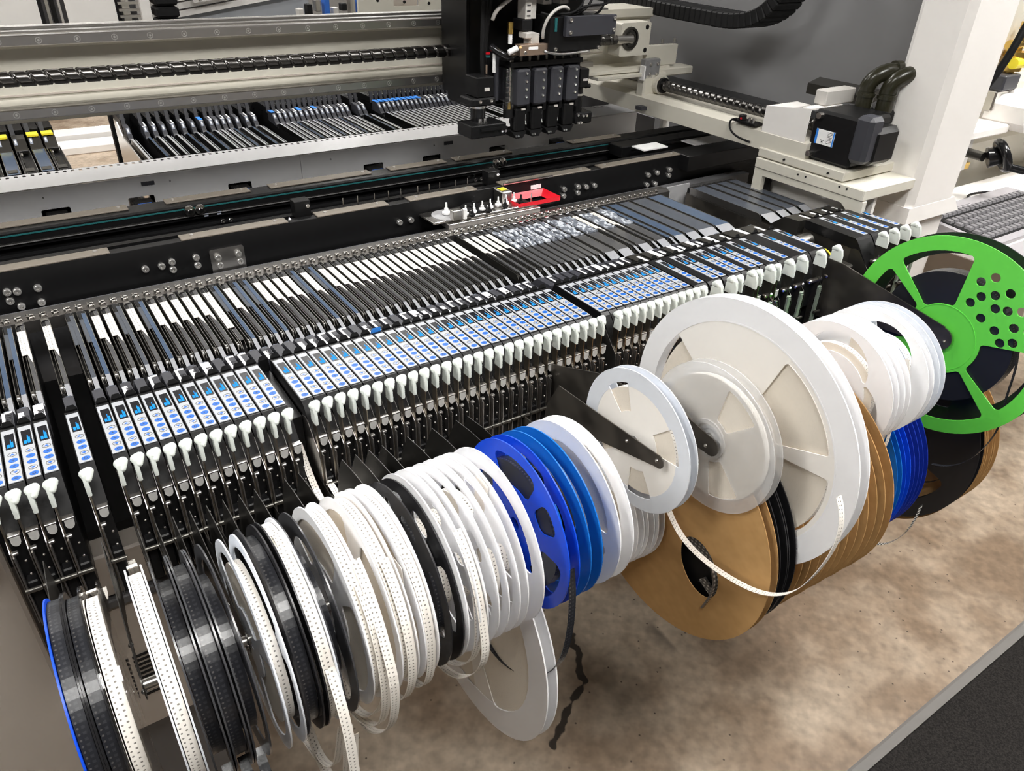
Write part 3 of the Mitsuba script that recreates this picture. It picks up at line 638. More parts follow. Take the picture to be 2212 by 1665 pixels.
put(h, 'silver_bar', tube(smooth_path([(1.012, 1.38, 1.205), (1.028, 1.379, 1.201), (1.046, 1.378, 1.1985), (1.09, 1.378, 1.198), (1.134, 1.38, 1.1995)], 16), 0.0028, 8), 'bright_steel', smooth=True)
put(h, 'board_box', cat([bx(1.033, 1.175, 1.392, 1.45, 1.200, 1.268, 0.001)]), 'black_anod')
bp = put(h, 'board_cover', bx(1.067, 1.204, 1.380, 1.392, 1.230, 1.269, 0.001), 'slate', label='dark grey cover plate')
for x, z in ((1.078, 1.262), (1.078, 1.238), (1.198, 1.262), (1.198, 1.239)): put(bp, 'screw', bolt_y(x, 1.380, z, 0.0042, 0.003), 'steel')
for x, z in ((1.050, 1.205), (1.168, 1.203)): put(h, 'screw', bolt_y(x, 1.392, z, 0.0042, 0.003), 'steel')
put(h, 'circuit_board', bx(1.044, 1.050, 1.39, 1.44, 1.240, 1.266), 'teal_belt')
for x0 in (0.988, 1.040, 1.085):
    v = put(h, 'valve', cat([bx(x0, x0 + .016, 1.42, 1.45, 1.262, 1.42, 0.001), bx(x0 + .018, x0 + .031, 1.425, 1.45, 1.262, 1.42, 0.001)] if x0 < 1.0 else [bx(x0, x0 + .022, 1.43, 1.46, 1.288, 1.42, 0.001)]), 'milk_plastic', label='pale air valve')
    for z in ((1.268, 1.277, 1.288) if x0 < 1.0 else (1.295,)): put(v, 'print', bx(x0 + .004, x0 + .012, 1.4185 if x0 < 1 else 1.4285, 1.4205 if x0 < 1 else 1.4305, z, z + .002), 'ink')
put(h, 'valve_body', bx(0.982, 1.008, 1.42, 1.46, 1.240, 1.262, 0.002), 'black_matte')
put(h, 'valve_foot', cat([bx(0.985, 1.012, 1.41, 1.44, 1.226, 1.238, 0.002), bx(0.999, 1.020, 1.41, 1.44, 1.209, 1.236, 0.001)]), 'milk_plastic')
put(h, 'pale_hose', tube(smooth_path([(1.021, 1.40, 1.228), (1.016, 1.392, 1.245), (1.022, 1.385, 1.268), (1.045, 1.383, 1.285), (1.07, 1.39, 1.286), (1.085, 1.40, 1.28)], 26), 0.0033, 8), 'milk_plastic', smooth=True, label='pale grey air hose')
put(h, 'pale_hose', tube(smooth_path([(0.92, 1.44, 1.262), (0.93, 1.43, 1.285), (0.955, 1.43, 1.30), (0.975, 1.43, 1.33)], 16), 0.0042, 8), 'milk_plastic', smooth=True)
for x0, y0, x1 in ((1.05, 1.40, 1.12), (1.02, 1.41, 1.15), (1.10, 1.40, 1.19), (1.12, 1.42, 1.20)):
    put(h, 'loose_wire', tube(smooth_path([(x0, y0, 1.275), ((x0 + x1) / 2, y0 - .01, 1.262 + .04 * rng.random()), (x1, y0, 1.29), (x1 + .01, y0 + .02, 1.36)], 16), 0.0026, 6), 'black_matte', smooth=True)
put(h, 'cable_hood', bx(0.85, 1.22, 1.40, 1.60, 1.302, 1.50, 0.01), 'black_matte')
rc = put(h, 'side_camera', cat([bx(1.154, 1.181, 1.43, 1.47, 1.112, 1.153, 0.002), cyl((1.165, 1.45, 1.058), (1.165, 1.45, 1.112), 0.013, 18)]), 'black_anod')
put(rc, 'ring', cyl((1.165, 1.45, 1.093), (1.165, 1.45, 1.0975), 0.0148, 20), 'bright_steel', smooth=40)
put(rc, 'label', bx(1.163, 1.176, 1.4288, 1.4302, 1.127, 1.132), 'milk_plastic')
put(rc, 'knob', cyl((1.180, 1.44, 1.113), (1.192, 1.44, 1.113), 0.005, 12), 'black_matte')
put(rc, 'base', bx(1.147, 1.196, 1.425, 1.47, 1.032, 1.058, 0.003), 'black_anod')
for x, z in ((1.152, 1.053), (1.168, 1.050), (1.178, 1.050), (1.155, 1.035), (1.163, 1.035)): put(rc, 'screw', bolt_y(x, 1.425, z, 0.0032, 0.003), 'bright_steel')

# ------------------------------------------------------------------ surroundings
bc = thing('rear_machine', 'white and cream machine parts standing beyond the gantry beam at the upper left', 'machine')
put(bc, 'white_cover', bx(-0.35, 0.195, 2.58, 2.60, 1.06, 1.5), 'white_coat'); put(bc, 'white_cover', bx(0.262, 0.386, 2.58, 2.60, 1.06, 1.5), 'white_coat'); put(bc, 'white_cover', bx(0.455, 0.482, 2.60, 2.62, 1.06, 1.5), 'white_coat')
for i, (x, w, m_) in enumerate(((0.205, .010, 'black_matte'), (0.222, .008, 'steel'), (0.236, .010, 'black_anod'), (0.252, .006, 'milk_plastic'), (0.40, .012, 'black_matte'), (0.422, .02, 'steel'))):
    put(bc, 'strut', bx(x - w / 2, x + w / 2, 2.64, 2.66, 1.06, 1.5), m_)
put(bc, 'dark_plate', bx(0.19, 0.46, 2.70, 2.71, 1.06, 1.5), 'shade_coat')
for z in (1.155, 1.172, 1.19): put(bc, 'rung', bx(0.40, 0.46, 2.625, 2.64, z, z + .007), 'steel')
for k in range(8): put(bc, 'chain_link', bx(0.492, 0.556, 2.58, 2.66, 1.06 + .032 * k, 1.089 + .032 * k, 0.006), 'black_matte', label='black chain link')
for k in range(5): put(bc, 'profile_rib', hull([(0.56, 2.74, 1.135 + .022 * k), (1.02, 2.74, 1.20 + .022 * k), (0.56, 2.76, 1.135 + .022 * k), (1.02, 2.76, 1.20 + .022 * k), (0.56, 2.74, 1.152 + .022 * k), (1.02, 2.74, 1.217 + .022 * k), (0.56, 2.76, 1.152 + .022 * k), (1.02, 2.76, 1.217 + .022 * k)]), 'white_coat')
put(bc, 'profile_back', hull([(0.56, 2.765, 1.05), (1.02, 2.765, 1.12), (0.56, 2.78, 1.05), (1.02, 2.78, 1.12), (0.56, 2.765, 1.40), (1.02, 2.765, 1.45), (0.56, 2.78, 1.40), (1.02, 2.78, 1.45)]), 'panel_white')
pl = put(bc, 'cover_plate', hull([(0.63, 2.70, 1.182), (0.75, 2.70, 1.196), (0.63, 2.71, 1.182), (0.75, 2.71, 1.196), (0.61, 2.70, 1.28), (0.73, 2.70, 1.29), (0.61, 2.71, 1.28), (0.73, 2.71, 1.29)]), 'white_coat')
for x, z in ((0.648, 1.19), (0.735, 1.20)): put(pl, 'screw', bolt_y(x, 2.70, z, 0.004, 0.003), 'steel')
put(bc, 'cream_plate', ext_y(holes_rect(sbox(1.13, 0.9, 1.60, 1.45), [(1.26, 1.36, 1.165, 1.35)]), 2.60, 2.612), 'cream', label='cream plate with holes')
for x, z in ((1.20, 1.185), (1.30, 1.178), (1.395, 1.172)): put(bc, 'hole', cyl((x, 2.598, z), (x, 2.601, z), 0.005, 12), 'black_matte')
put(bc, 'dark_hole', bx(1.26, 1.36, 2.62, 2.63, 1.1, 1.4), 'beige_coat')
for i in range(9): put(bc, 'bracket_bit', bx(0.93 + .03 * i, 0.948 + .03 * i, 2.62, 2.65, 1.135 + .01 * (i * 7 % 3), 1.165 + .012 * (i * 5 % 4), 0.002), ('milk_plastic', 'black_matte', 'steel', 'connector_blue')[i % 4])
put(bc, 'crossbar', bx(-0.35, 1.6, 2.72, 2.76, 1.05, 1.09), 'shade_coat')
put(bc, 'tray', bx(0.80, 1.13, 2.66, 2.70, 1.12, 1.135), 'gunmetal')
put(bc, 'plinth', bx(0.60, 1.6, 2.62, 2.80, 0.95, 1.05), 'shade_coat')
put(bc, 'leg', bx(-0.33, -0.2, 2.6, 2.8, 0, 1.0), 'shade_coat'); put(bc, 'leg', bx(1.4, 1.55, 2.6, 2.8, 0, 0.95), 'shade_coat')
dct = thing('floor_duct', 'white cable duct lying on the brown floor far behind the rear feeders', 'cable duct')
put(dct, 'channel', cat([bx(-1.5, 2.4, 5.75, 5.95, 0, 0.05, 0.006), bx(-1.5, 2.4, 5.99, 6.16, 0, 0.08, 0.008)]), 'white_coat')
put(dct, 'groove', bx(-1.5, 2.4, 5.951, 5.989, 0, 0.03), 'grey_coat')
put(dct, 'red_line', bx(-1.5, 2.4, 6.165, 6.20, 0, 0.004), 'red_plastic')

cabn = thing('cream_cabinet', 'cream machine cabinet at the right edge behind the column', 'cabinet')
put(cabn, 'body', bx(2.02, 4.0, 1.08, 1.9, 0.0, 0.94, 0.01), 'cream'); put(cabn, 'upper_body', bx(2.06, 4.0, 1.085, 1.9, 0.944, 1.5, 0.01), 'cream')
put(cabn, 'rounded_hood', bx(2.29, 3.2, 0.93, 1.083, 0.99, 1.075, 0.022), 'white_coat'); put(cabn, 'hood_slot', bx(2.375, 2.40, 0.926, 0.932, 0.972, 1.0), 'black_matte')
put(cabn, 'shelf', bx(2.10, 2.30, 0.985, 1.079, 0.985, 1.008, 0.004), 'white_coat', label='white shelf plate')
put(cabn, 'shelf_bracket', bx(2.10, 2.16, 1.0, 1.079, 0.90, 0.984), 'milk_plastic')
put(cabn, 'plate', bx(2.285, 2.335, 1.070, 1.079, 0.862, 0.880), 'brass'); put(cabn, 'clip_plate', bx(2.23, 2.30, 1.070, 1.079, 0.80, 0.858), 'milk_plastic')
put(cabn, 'green_plug', cyl((2.21, 1.078, 0.806), (2.25, 1.045, 0.815), 0.008, 12), 'teal_belt'); put(cabn, 'bolt', bx(2.23, 2.28, 1.060, 1.07, 0.828, 0.838, 0.002), 'steel')
wh = thing('hand_wheel', 'black hand wheel with a crank grip under the white shelf', 'hand wheel')
wm = trimesh.creation.torus(0.034, 0.011, 28, 12)
R_ = trimesh.transformations.rotation_matrix(math.radians(62), (0.55, 0.55, 0)); wm.apply_transform(R_); wm.apply_translation((2.13, 0.905, 0.965))
put(wh, 'rim', wm, 'black_gloss', smooth=True)
put(wh, 'hub', cyl((2.11, 0.93, 0.955), (2.135, 0.90, 0.968), 0.026, 18, 0.02), 'black_gloss', smooth=40)
put(wh, 'crank_grip', cyl((2.115, 0.885, 0.945), (2.150, 0.850, 0.937), 0.0095, 14), 'black_gloss', smooth=40)
put(wh, 'axle', cyl((2.11, 0.94, 0.955), (2.13, 1.078, 0.955), 0.012, 12), 'gunmetal', smooth=40)
rg = thing('brass_regulator', 'brass pressure regulator with valve block at the upper right edge', 'regulator')
put(rg, 'brass_body', cat([cyl((2.35, 1.06, 1.12), (2.35, 1.06, 1.25), 0.012, 12), cyl((2.35, 1.06, 1.165), (2.35, 1.06, 1.178), 0.030, 18), cyl((2.30, 1.06, 1.195), (2.40, 1.06, 1.195), 0.013, 14), cyl((2.35, 1.06, 1.13), (2.35, 1.06, 1.145), 0.026, 18)]), 'brass', smooth=40)
put(rg, 'gauge', cyl((2.31, 1.04, 1.152), (2.39, 1.04, 1.152), 0.014, 16), 'yellow_label', smooth=40)
put(rg, 'valve_block', cat([bx(2.28, 2.36, 1.03, 1.08, 1.085, 1.125, 0.004)]), 'slate')
put(rg, 'valve_body', cat([bx(2.28, 2.35, 1.04, 1.08, 1.03, 1.085, 0.004)]), 'steel'); put(rg, 'bracket', bx(2.35, 2.36, 1.03, 1.08, 0.98, 1.085), 'white_coat')
solo('hanging_cable', tube(smooth_path([(2.30, 0.985, 1.60), (2.20, 0.96, 1.36), (2.12, 0.955, 1.262), (2.10, 0.965, 1.18), (2.085, 0.99, 1.10), (2.08, 1.03, 0.99)], 30), 0.009, 10), 'black_matte', 'black cable hanging beside the white column', 'cable', smooth=True)
dk = thing('keyboard_shelf', 'white shelf holding the grey keyboard beside the green reel', 'shelf')
put(dk, 'top', bx(1.805, 2.9, 0.60, 1.04, 0.80, 0.832, 0.004), 'white_coat'); put(dk, 'front_tray', bx(1.79, 2.9, 0.56, 0.715, 0.832, 0.836, 0.001), 'board_grey'); put(dk, 'support', bx(2.05, 2.9, 0.97, 1.03, 0.0, 0.799), 'beige_coat')
put(dk, 'back_strip', bx(2.05, 2.9, 0.95, 1.0, 0.832, 0.842, 0.002), 'white_coat')
kb = thing('keyboard', 'dark grey computer keyboard lying on the white shelf at the right', 'keyboard')
put(kb, 'case', ext_x([(0.725, 0.833), (0.725, 0.842), (0.735, 0.846), (0.885, 0.858), (0.925, 0.858), (0.932, 0.850), (0.932, 0.833)], 1.815, 2.27), 'board_grey')
put(kb, 'key_well', hull([(1.832, 0.742, 0.8467), (2.255, 0.742, 0.8467), (1.832, 0.878, 0.8576), (2.255, 0.878, 0.8576), (1.832, 0.742, 0.848), (2.255, 0.742, 0.848), (1.832, 0.878, 0.859), (2.255, 0.878, 0.859)]), 'black_matte')
put(kb, 'brand_strip', bx(1.97, 2.03, 0.895, 0.897, 0.858, 0.8587), 'key_grey')
keym = mikit.ply(hull([(-.0085, -.0085, 0), (.0085, -.0085, 0), (-.0085, .0085, 0), (.0085, .0085, 0), (-.0068, -.0060, .006), (.0068, -.0060, .006), (-.0068, .0070, .006), (.0068, .0070, .006)]), 'key_grey')
keyt = mikit.ply(bx(-.0062, .0062, -.0055, .0065, .0059, .0064), 'board_grey')
for r_ in range(6):
    y = 0.756 + .0225 * r_ + (.006 if r_ == 5 else 0)
    for c_ in range(20):
        x = 1.846 + .0205 * c_ + (0, .005, .009, .005, 0, 0)[r_]
        if x < 2.25:
            put(kb, 'key', {**keym, 'to_world': T().translate([x, y, 0.8475 + (y - 0.742) * 0.081]).rotate([1, 0, 0], 4.6)}, None)
put(kb, 'cable', tube(smooth_path([(2.10, 0.93, 0.85), (2.14, 0.955, 0.846), (2.20, 0.95, 0.846), (2.30, 0.90, 0.845), (2.5, 0.88, 0.842)], 24), 0.0025, 8), 'black_matte', smooth=True)

cu = thing('control_unit', 'beige vented control box under the feeders at the lower left', 'control box')
put(cu, 'box', bx(-0.062, 0.055, 0.80, 0.99, 0.46, 0.70, 0.004), 'beige_coat')
put(cu, 'top_plate', bx(-0.10, 0.10, 0.795, 1.0, 0.702, 0.716, 0.002), 'shade_coat')
put(cu, 'upper_box', bx(-0.10, 0.10, 0.80, 1.0, 0.718, 0.785, 0.003), 'beige_coat')
for k in range(10): put(cu, 'vent_slot', bx(-0.036, -0.010, 0.7985, 0.8005, 0.525 + .0085 * k, 0.5285 + .0085 * k), 'black_matte')
for k in range(9): put(cu, 'vent_slot', bx(-0.058, -0.043, 0.7985, 0.8005, 0.535 + .0085 * k, 0.5385 + .0085 * k), 'black_matte')
for k in range(9): put(cu, 'vent_slot', bx(0.018, 0.042, 0.7985, 0.8005, 0.54 + .0085 * k, 0.5435 + .0085 * k), 'black_matte')
put(cu, 'foot', bx(-0.05, 0.045, 0.83, 0.96, 0.0, 0.46), 'shade_coat')
# ------------------------------------------------------------------ tape feeders
FX0, PITCH = -0.0752, 0.016

def buttons():
    """The printed membrane keys of one control panel: (name, shape dict) pairs at local x = 0."""
    out, z = [], 0.9476
    el = lambda y, a=.0043, b=.0037: affinity.scale(Point(-.0005, y).buffer(1, 12), a, b)
    ys = (0.8118, 0.8004, 0.789, 0.7777, 0.7663)
    for i, y in enumerate(ys):
        if i in (0, 3):
            s = 1 if i == 0 else -1
            ring = el(y).difference(el(y, .0039, .0033))
            tri = Polygon([(-.0005, y + s * .0019), (-.0027, y - s * .0013), (.0017, y - s * .0013)])
            out.append(('outlined_button', mikit.ply(ext_z(ring, z, z + .00025), 'ink')))
            out.append(('button_arrow', mikit.ply(ext_z(tri, z, z + .0003), 'button_blue')))
        else:
            out.append(('button', mikit.ply(ext_z(el(y), z, z + .0003), 'button_blue')))
            if i == 4:
                g = Point(-.0005, y).buffer(.0017, 6).difference(Point(-.0005, y).buffer(.0012, 6))
            else:
                g = shapely.union_all([sbox(-.0020, y - .0002, .0010, y + .0002), sbox(-.0007, y - .0012, -.0003, y + .0012)])
            out.append(('button_mark', mikit.ply(ext_z(g, z + .0003, z + .0004), 'ink')))
    return out
BUTTONS = buttons()
LABEL_D = mikit.ply(ext_z(sbox(-.0074, .7602, .0048, .8632).buffer(.0003), .9468, .9476), 'panel_white')
LCD_D = mikit.ply(ext_z(sbox(-.0048, .8235, .0033, .8535).buffer(.0006), .9474, .9478), 'lcd_black')
READ = []
for k in range(3):
    cells = [(-.0040, .8260, -.0008, .8330), (-.0006, .8260, .0026, .8375 + .001 * k), (-.0004, .8380, .0012, .8412 + .0012 * k)]
    if k == 0: cells[2] = (-.0004, .8380, .0008, .8425)
    READ.append(mikit.ply(cat([ext_z(sbox(a, b, c - .0004, d - .0004), .9478, .9480) for a, b, c, d in cells]), 'lcd_blue'))
LAB_BITS = [('panel_label', LABEL_D, 'white printed panel label'), ('display', LCD_D, 'dark display')]

def housing(l, r):
    """Black control box; l and r are its sides in x."""
    return ext_x([(.871, .9462), (.8705, .9305), (.760, .9255), (.748, .9150), (.748, .858), (.7225, .858), (.7215, .9035), (.727, .9125), (.7515, .9430), (.757, .9465), (.868, .9468)], l, r)

def handle(kn, sk, x0, x1):
    """Cap of a lever: a skirt around the flat bar and a rounded knob leaning to the right."""
    y0, y1, z0 = sk
    sp = [(x, y, z) for x, e in ((x0, .0006), (x0 + .0007, 0), (x1 - .0007, 0), (x1, .0006)) for y, z in ((y0 + e, z0 + e), (y1 - e, z0 + e), (y1 - .001 - e, .954), (y0 + .004, .9600), (y0 + e, .950))]
    return cat([hull(sp), hull(np.vstack([ball(c_, q, 1).vertices for c_, q in kn]))])
HANDLE_D = mikit.ply(handle([((-.0062, .7225, .9585), .0050), ((-.0012, .7240, .9590), .0046), ((-.0045, .7180, .9545), .0042), ((-.0040, .7290, .9560), .0040)], (.7125, .7265, .9365), -.0090, -.0048), 'lever_white', 45)
WHANDLE_D = mikit.ply(handle([((-.0062, .7215, .9600), .0056), ((-.0006, .7250, .9600), .0052), ((-.0045, .7160, .9560), .0045), ((-.0040, .7300, .9565), .0046)], (.7085, .7320, .9370), -.0098, -.0042), 'lever_white', 45)
LEVER_D = mikit.ply(ext_x([(.7160, .946), (.7270, .946), (.7270, .920), (.7245, .880), (.7200, .800), (.7125, .800), (.7140, .870), (.7155, .915)], -.0077, -.0065), 'warm_steel')
SIDE_D = mikit.ply(ext_x([(.760, .925), (.750, .928), (.742, .926), (.724, .9065), (.7145, .897), (.7115, .888), (.7115, .800), (.760, .800)], -.0092, -.0081), 'rail_steel')
FRONT_D = mikit.ply(cat([bx(-.0066, -.0053, .7060, .7175, .800, .8965), bx(-.0072, -.0012, .7095, .7145, .8965, .9000, .0008)]), 'rail_steel')
SHOE_D = mikit.ply(bx(-.0050, .0058, .7105, .760, .800, .858, .0015), 'black_anod')
tab = shapely.union_all([sbox(-.0043, .9085, .0043, .9140), affinity.scale(Point(0, .9085).buffer(1, 10), .0043, .0060)])
TAB_D = mikit.ply(ext_y(tab, .7165, .7215), 'tab_white')
TABBAR_D = mikit.ply(bx(-.0058, .0055, .7165, .7235, .9140, .9162, .0006), 'rail_steel')
ROD_D = mikit.ply(cyl((-.0080, .7060, .851), (.0070, .7060, .851), .0028, 10), 'gunmetal', 40)
PIN_D = mikit.ply(cat([ball((.0022, .7100, .887), .0014, 1), ball((.0022, .7100, .869), .0014, 1)]), 'steel')

def body_dict(l, r, m='black_anod'):
    a = ext_x([(1.200, .9095), (1.200, .872), (1.12, .812), (1.08, .800), (.770, .800), (.757, .815), (.757, .9250), (.872, .9290), (.875, .9120), (.953, .9080), (.975, .9060), (.985, .9095)], l, r)
    return mikit.ply(a, m)

def rail(x0, x1, y1=1.190, ztop=.9212):
    p = Polygon([(y1, .907), (y1, ztop), (.990, ztop), (.9815, .9195), (.977, .9130), (.9765, .9055), (.984, .900), (1.0, .904), (1.15, .906)])
    return ext_x(p, x0, x1)

def strip(x0, x1, y1=1.186, z=.9222, t=.0006, drop=False):
    up = [(y1, z), (.983, z)] + ([(.9555, .9118)] if drop else [])
    lo = [(a, b - t) for a, b in up[::-1]]
    return ext_x(Polygon(up + lo), x0, x1)

HOLE_D = {}
def punched(x0, x1, y0, y1, z, m):
    """A flat run of carrier tape with sprocket holes printed by its material; uv in metres."""
    n = 2
    v = np.array([(x0, y0, z), (x1, y0, z), (x1, y1, z), (x0, y1, z), (x0, y0, z - .0008), (x1, y0, z - .0008), (x1, y1, z - .0008), (x0, y1, z - .0008)])
    f = np.array([(0, 1, 2), (0, 2, 3), (4, 6, 5), (4, 7, 6), (0, 4, 5), (0, 5, 1), (1, 5, 6), (1, 6, 2), (2, 6, 7), (2, 7, 3), (3, 7, 4), (3, 4, 0)])
    w = (x1 - x0)
    uv = np.array([(y, (x - x0) / w * .0105 - .0052) for x, y in ((x0, y0), (x1, y0), (x1, y1), (x0, y1)) * 2])
    return mikit.ply(trimesh.Trimesh(v, f, process=False), m, uv=uv)

RAILS = [mikit.ply(rail(-.0064, -.0054), 'gunmetal'), mikit.ply(rail(-.0024, -.0016, 1.09), 'gunmetal'), mikit.ply(rail(-.0003, .0004), 'bright_steel'), mikit.ply(rail(.0048, .0055, ztop=.9228), 'bright_steel')]
BODY = body_dict(-.0064, .0056)
FLAG_D = mikit.ply(cat([bx(-.0052, .0038, 1.1875, 1.1935, .9222, .9236, .0004), bx(-.0052, -.0036, 1.1835, 1.190, .9222, .9234)]), 'bright_steel')
NOSE_D = mikit.ply(bx(-.0056, .0048, 1.168, 1.200, .905, .9208, .0010), 'black_matte')
ROLLER_D = mikit.ply(cat([cyl((-.0062, .9895, .9135), (-.0030, .9895, .9135), .0058, 14), cyl((-.0030, .9895, .9135), (-.0012, .9895, .9135), .0035, 10)]), 'steel', 40)
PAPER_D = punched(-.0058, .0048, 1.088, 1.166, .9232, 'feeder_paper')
TONGUE_D = mikit.ply(hull([(.0008, 1.088, .9226), (.0056, 1.088, .9226), (.0044, 1.064, .9226), (.0040, 1.064, .9226), (.0008, 1.088, .9232), (.0056, 1.088, .9232), (.0044, 1.064, .9230), (.0040, 1.064, .9230)]), 'tape_paper')
FILM_D = mikit.ply(strip(.0003, .0048), 'film')
DARKFILM_D = mikit.ply(bx(-.0056, -.0006, 1.088, 1.168, .9205, .9214), 'dark_film')
BLUE_D = mikit.ply(strip(-.0006, .0050), 'blue_film')
DBLUE_D = mikit.ply(strip(-.0006, .0050), 'dark_film')
SLOT_D = mikit.ply(cat([bx(-.0050, -.0028, 1.03 + .016 * k, 1.041 + .016 * k, .9070, .9085) for k in range(4)]), 'gunmetal')
DROP = Polygon([(.983, .9222), (.9535, .9128), (.9535, .9122), (.983, .9216)])
DROP_D = mikit.ply(ext_x(DROP, -.0006, .0050), 'drop_film')
TAGPL = Polygon([(.9535, .9080), (.9535, .9130), (.9480, .9165), (.924, .9365), (.886, .9385), (.886, .905)])
TAGPL_D = mikit.ply(ext_x(TAGPL, -.0062, .0054), 'slate')
FILMW_D = mikit.ply(strip(-.0010, .0050), 'silver_film')
SIDEL_D = mikit.ply(bx(-.0058, -.0046, .99, 1.18, .9205, .9222), 'silver_film')
def on_plate(x0, x1, y0, y1, m, e=.0006):
    z = lambda y: .9385 + (y - .886) * (-.002 / .038) if y < .924 else .9365 - (y - .924) * .8333
    return mikit.ply(hull([(x, y, z(y) + k) for x in (x0, x1) for y in (y0, y1) for k in (.0001, e)]), m)
GLASS_D = on_plate(-.0034, .0034, .9245, .9375, 'tag_glass', .0012)
GLASSP_D = on_plate(-.0016, .0016, .9280, .9345, 'label_white', .0015)
def tagp(*rects): return mikit.ply(cat([hull([(x, y, .9385 + (y - .886) * (-.002 / .038) + k) for x in (a, b) for y in (c, d) for k in (.0001, .0007)]) for a, b, c, d in rects]), 'label_white')
TAGW_D = [tagp((-.0060, -.0026, .886, .921), (-.0026, .0052, .9185, .9225)), tagp((-.0060, .0052, .889, .9225)), tagp((-.0060, .0002, .886, .912))]
FINGER_D = mikit.ply(hull([(-.0058, .8835, .930), (.0052, .8835, .930), (-.0058, .8735, .917), (.0052, .8735, .917), (-.0066, .8755, .9475), (.0056, .8755, .9475), (-.0040, .8745, .9525), (.0030, .8745, .9525), (-.0066, .8725, .9475), (.0056, .8725, .9475)]), 'black_anod')
FINGERR_D = mikit.ply(hull([(-.0052, .8795, .930), (.0046, .8795, .930), (-.0052, .8715, .930), (.0046, .8715, .930), (-.0052, .868, .968), (.0046, .868, .968), (-.0034, .866, .974), (.0028, .866, .974), (-.0052, .862, .968), (.0046, .862, .968)]), 'slate')
CAP_D = mikit.ply(bx(-.0048, .0042, .855, .862, .9465, .9500, .0008), 'bright_steel')
FINGERB_D = mikit.ply(hull([(-.0066, .889, .922), (.0058, .889, .922), (-.0066, .8725, .922), (.0058, .8725, .922), (-.0066, .8765, .9480), (.0058, .8765, .9480), (-.0066, .8715, .9530), (.0058, .8715, .9530)]), 'blue_label')

def arm_shape(tipy, tipz, r=.0125):
    q = Polygon([(.748, .850), (.748, .800), (.700, .802), (.560, .898), (tipy + .01, tipz - r * .95), (tipy, tipz + r), (.600, .9435), (.636, .9390), (.654, .902), (.662, .862), (.690, .850)])
    return shapely.union_all([Point(tipy, tipz).buffer(r, 10), q.buffer(0)])
ARM_D = mikit.ply(ext_x(arm_shape(.457, .935), -.0093, -.0085), 'arm_dark')
ARMP_D = mikit.ply(cat([cyl((-.0083, .455, .935), (.0070, .455, .935), .0050, 12), ball((-.0093, .4505, .9335), .0022, 1), ball((-.0093, .505, .9300), .0022, 1)]), 'steel', 40)

def tag_text(s, h=.0062):
    m = meshkit.text_mesh(s, h, .0003, bold=True)
    w = m.bounds[1][0] - m.bounds[0][0]
    k = min(1.0, .027 / w)
    m.apply_translation((-m.bounds[0][0], 0, 0)); m.apply_scale((k, min(1, k * 1.15), 1))
    m.apply_transform(np.array([[0, -1, 0, 0], [1, 0, 0, 0], [0, 0, 1, 0], [0, 0, 0, 1.0]]))     # reads away from the operator
    m.apply_transform(trimesh.transformations.rotation_matrix(-.0526, (1, 0, 0), (0, 0, 0))); m.apply_translation((0.0044, .8905, .9392))
    return m
TXT = {}
def text_dict(s):
    if s not in TXT: TXT[s] = mikit.ply(tag_text(s), 'ink')
    return TXT[s]

KIND_TXT = {'rear': 'silvery tape', 'paper': 'white tape', 'blue': 'bluish tape', 'dark': 'dark tape', 'foil': 'crumpled film'}

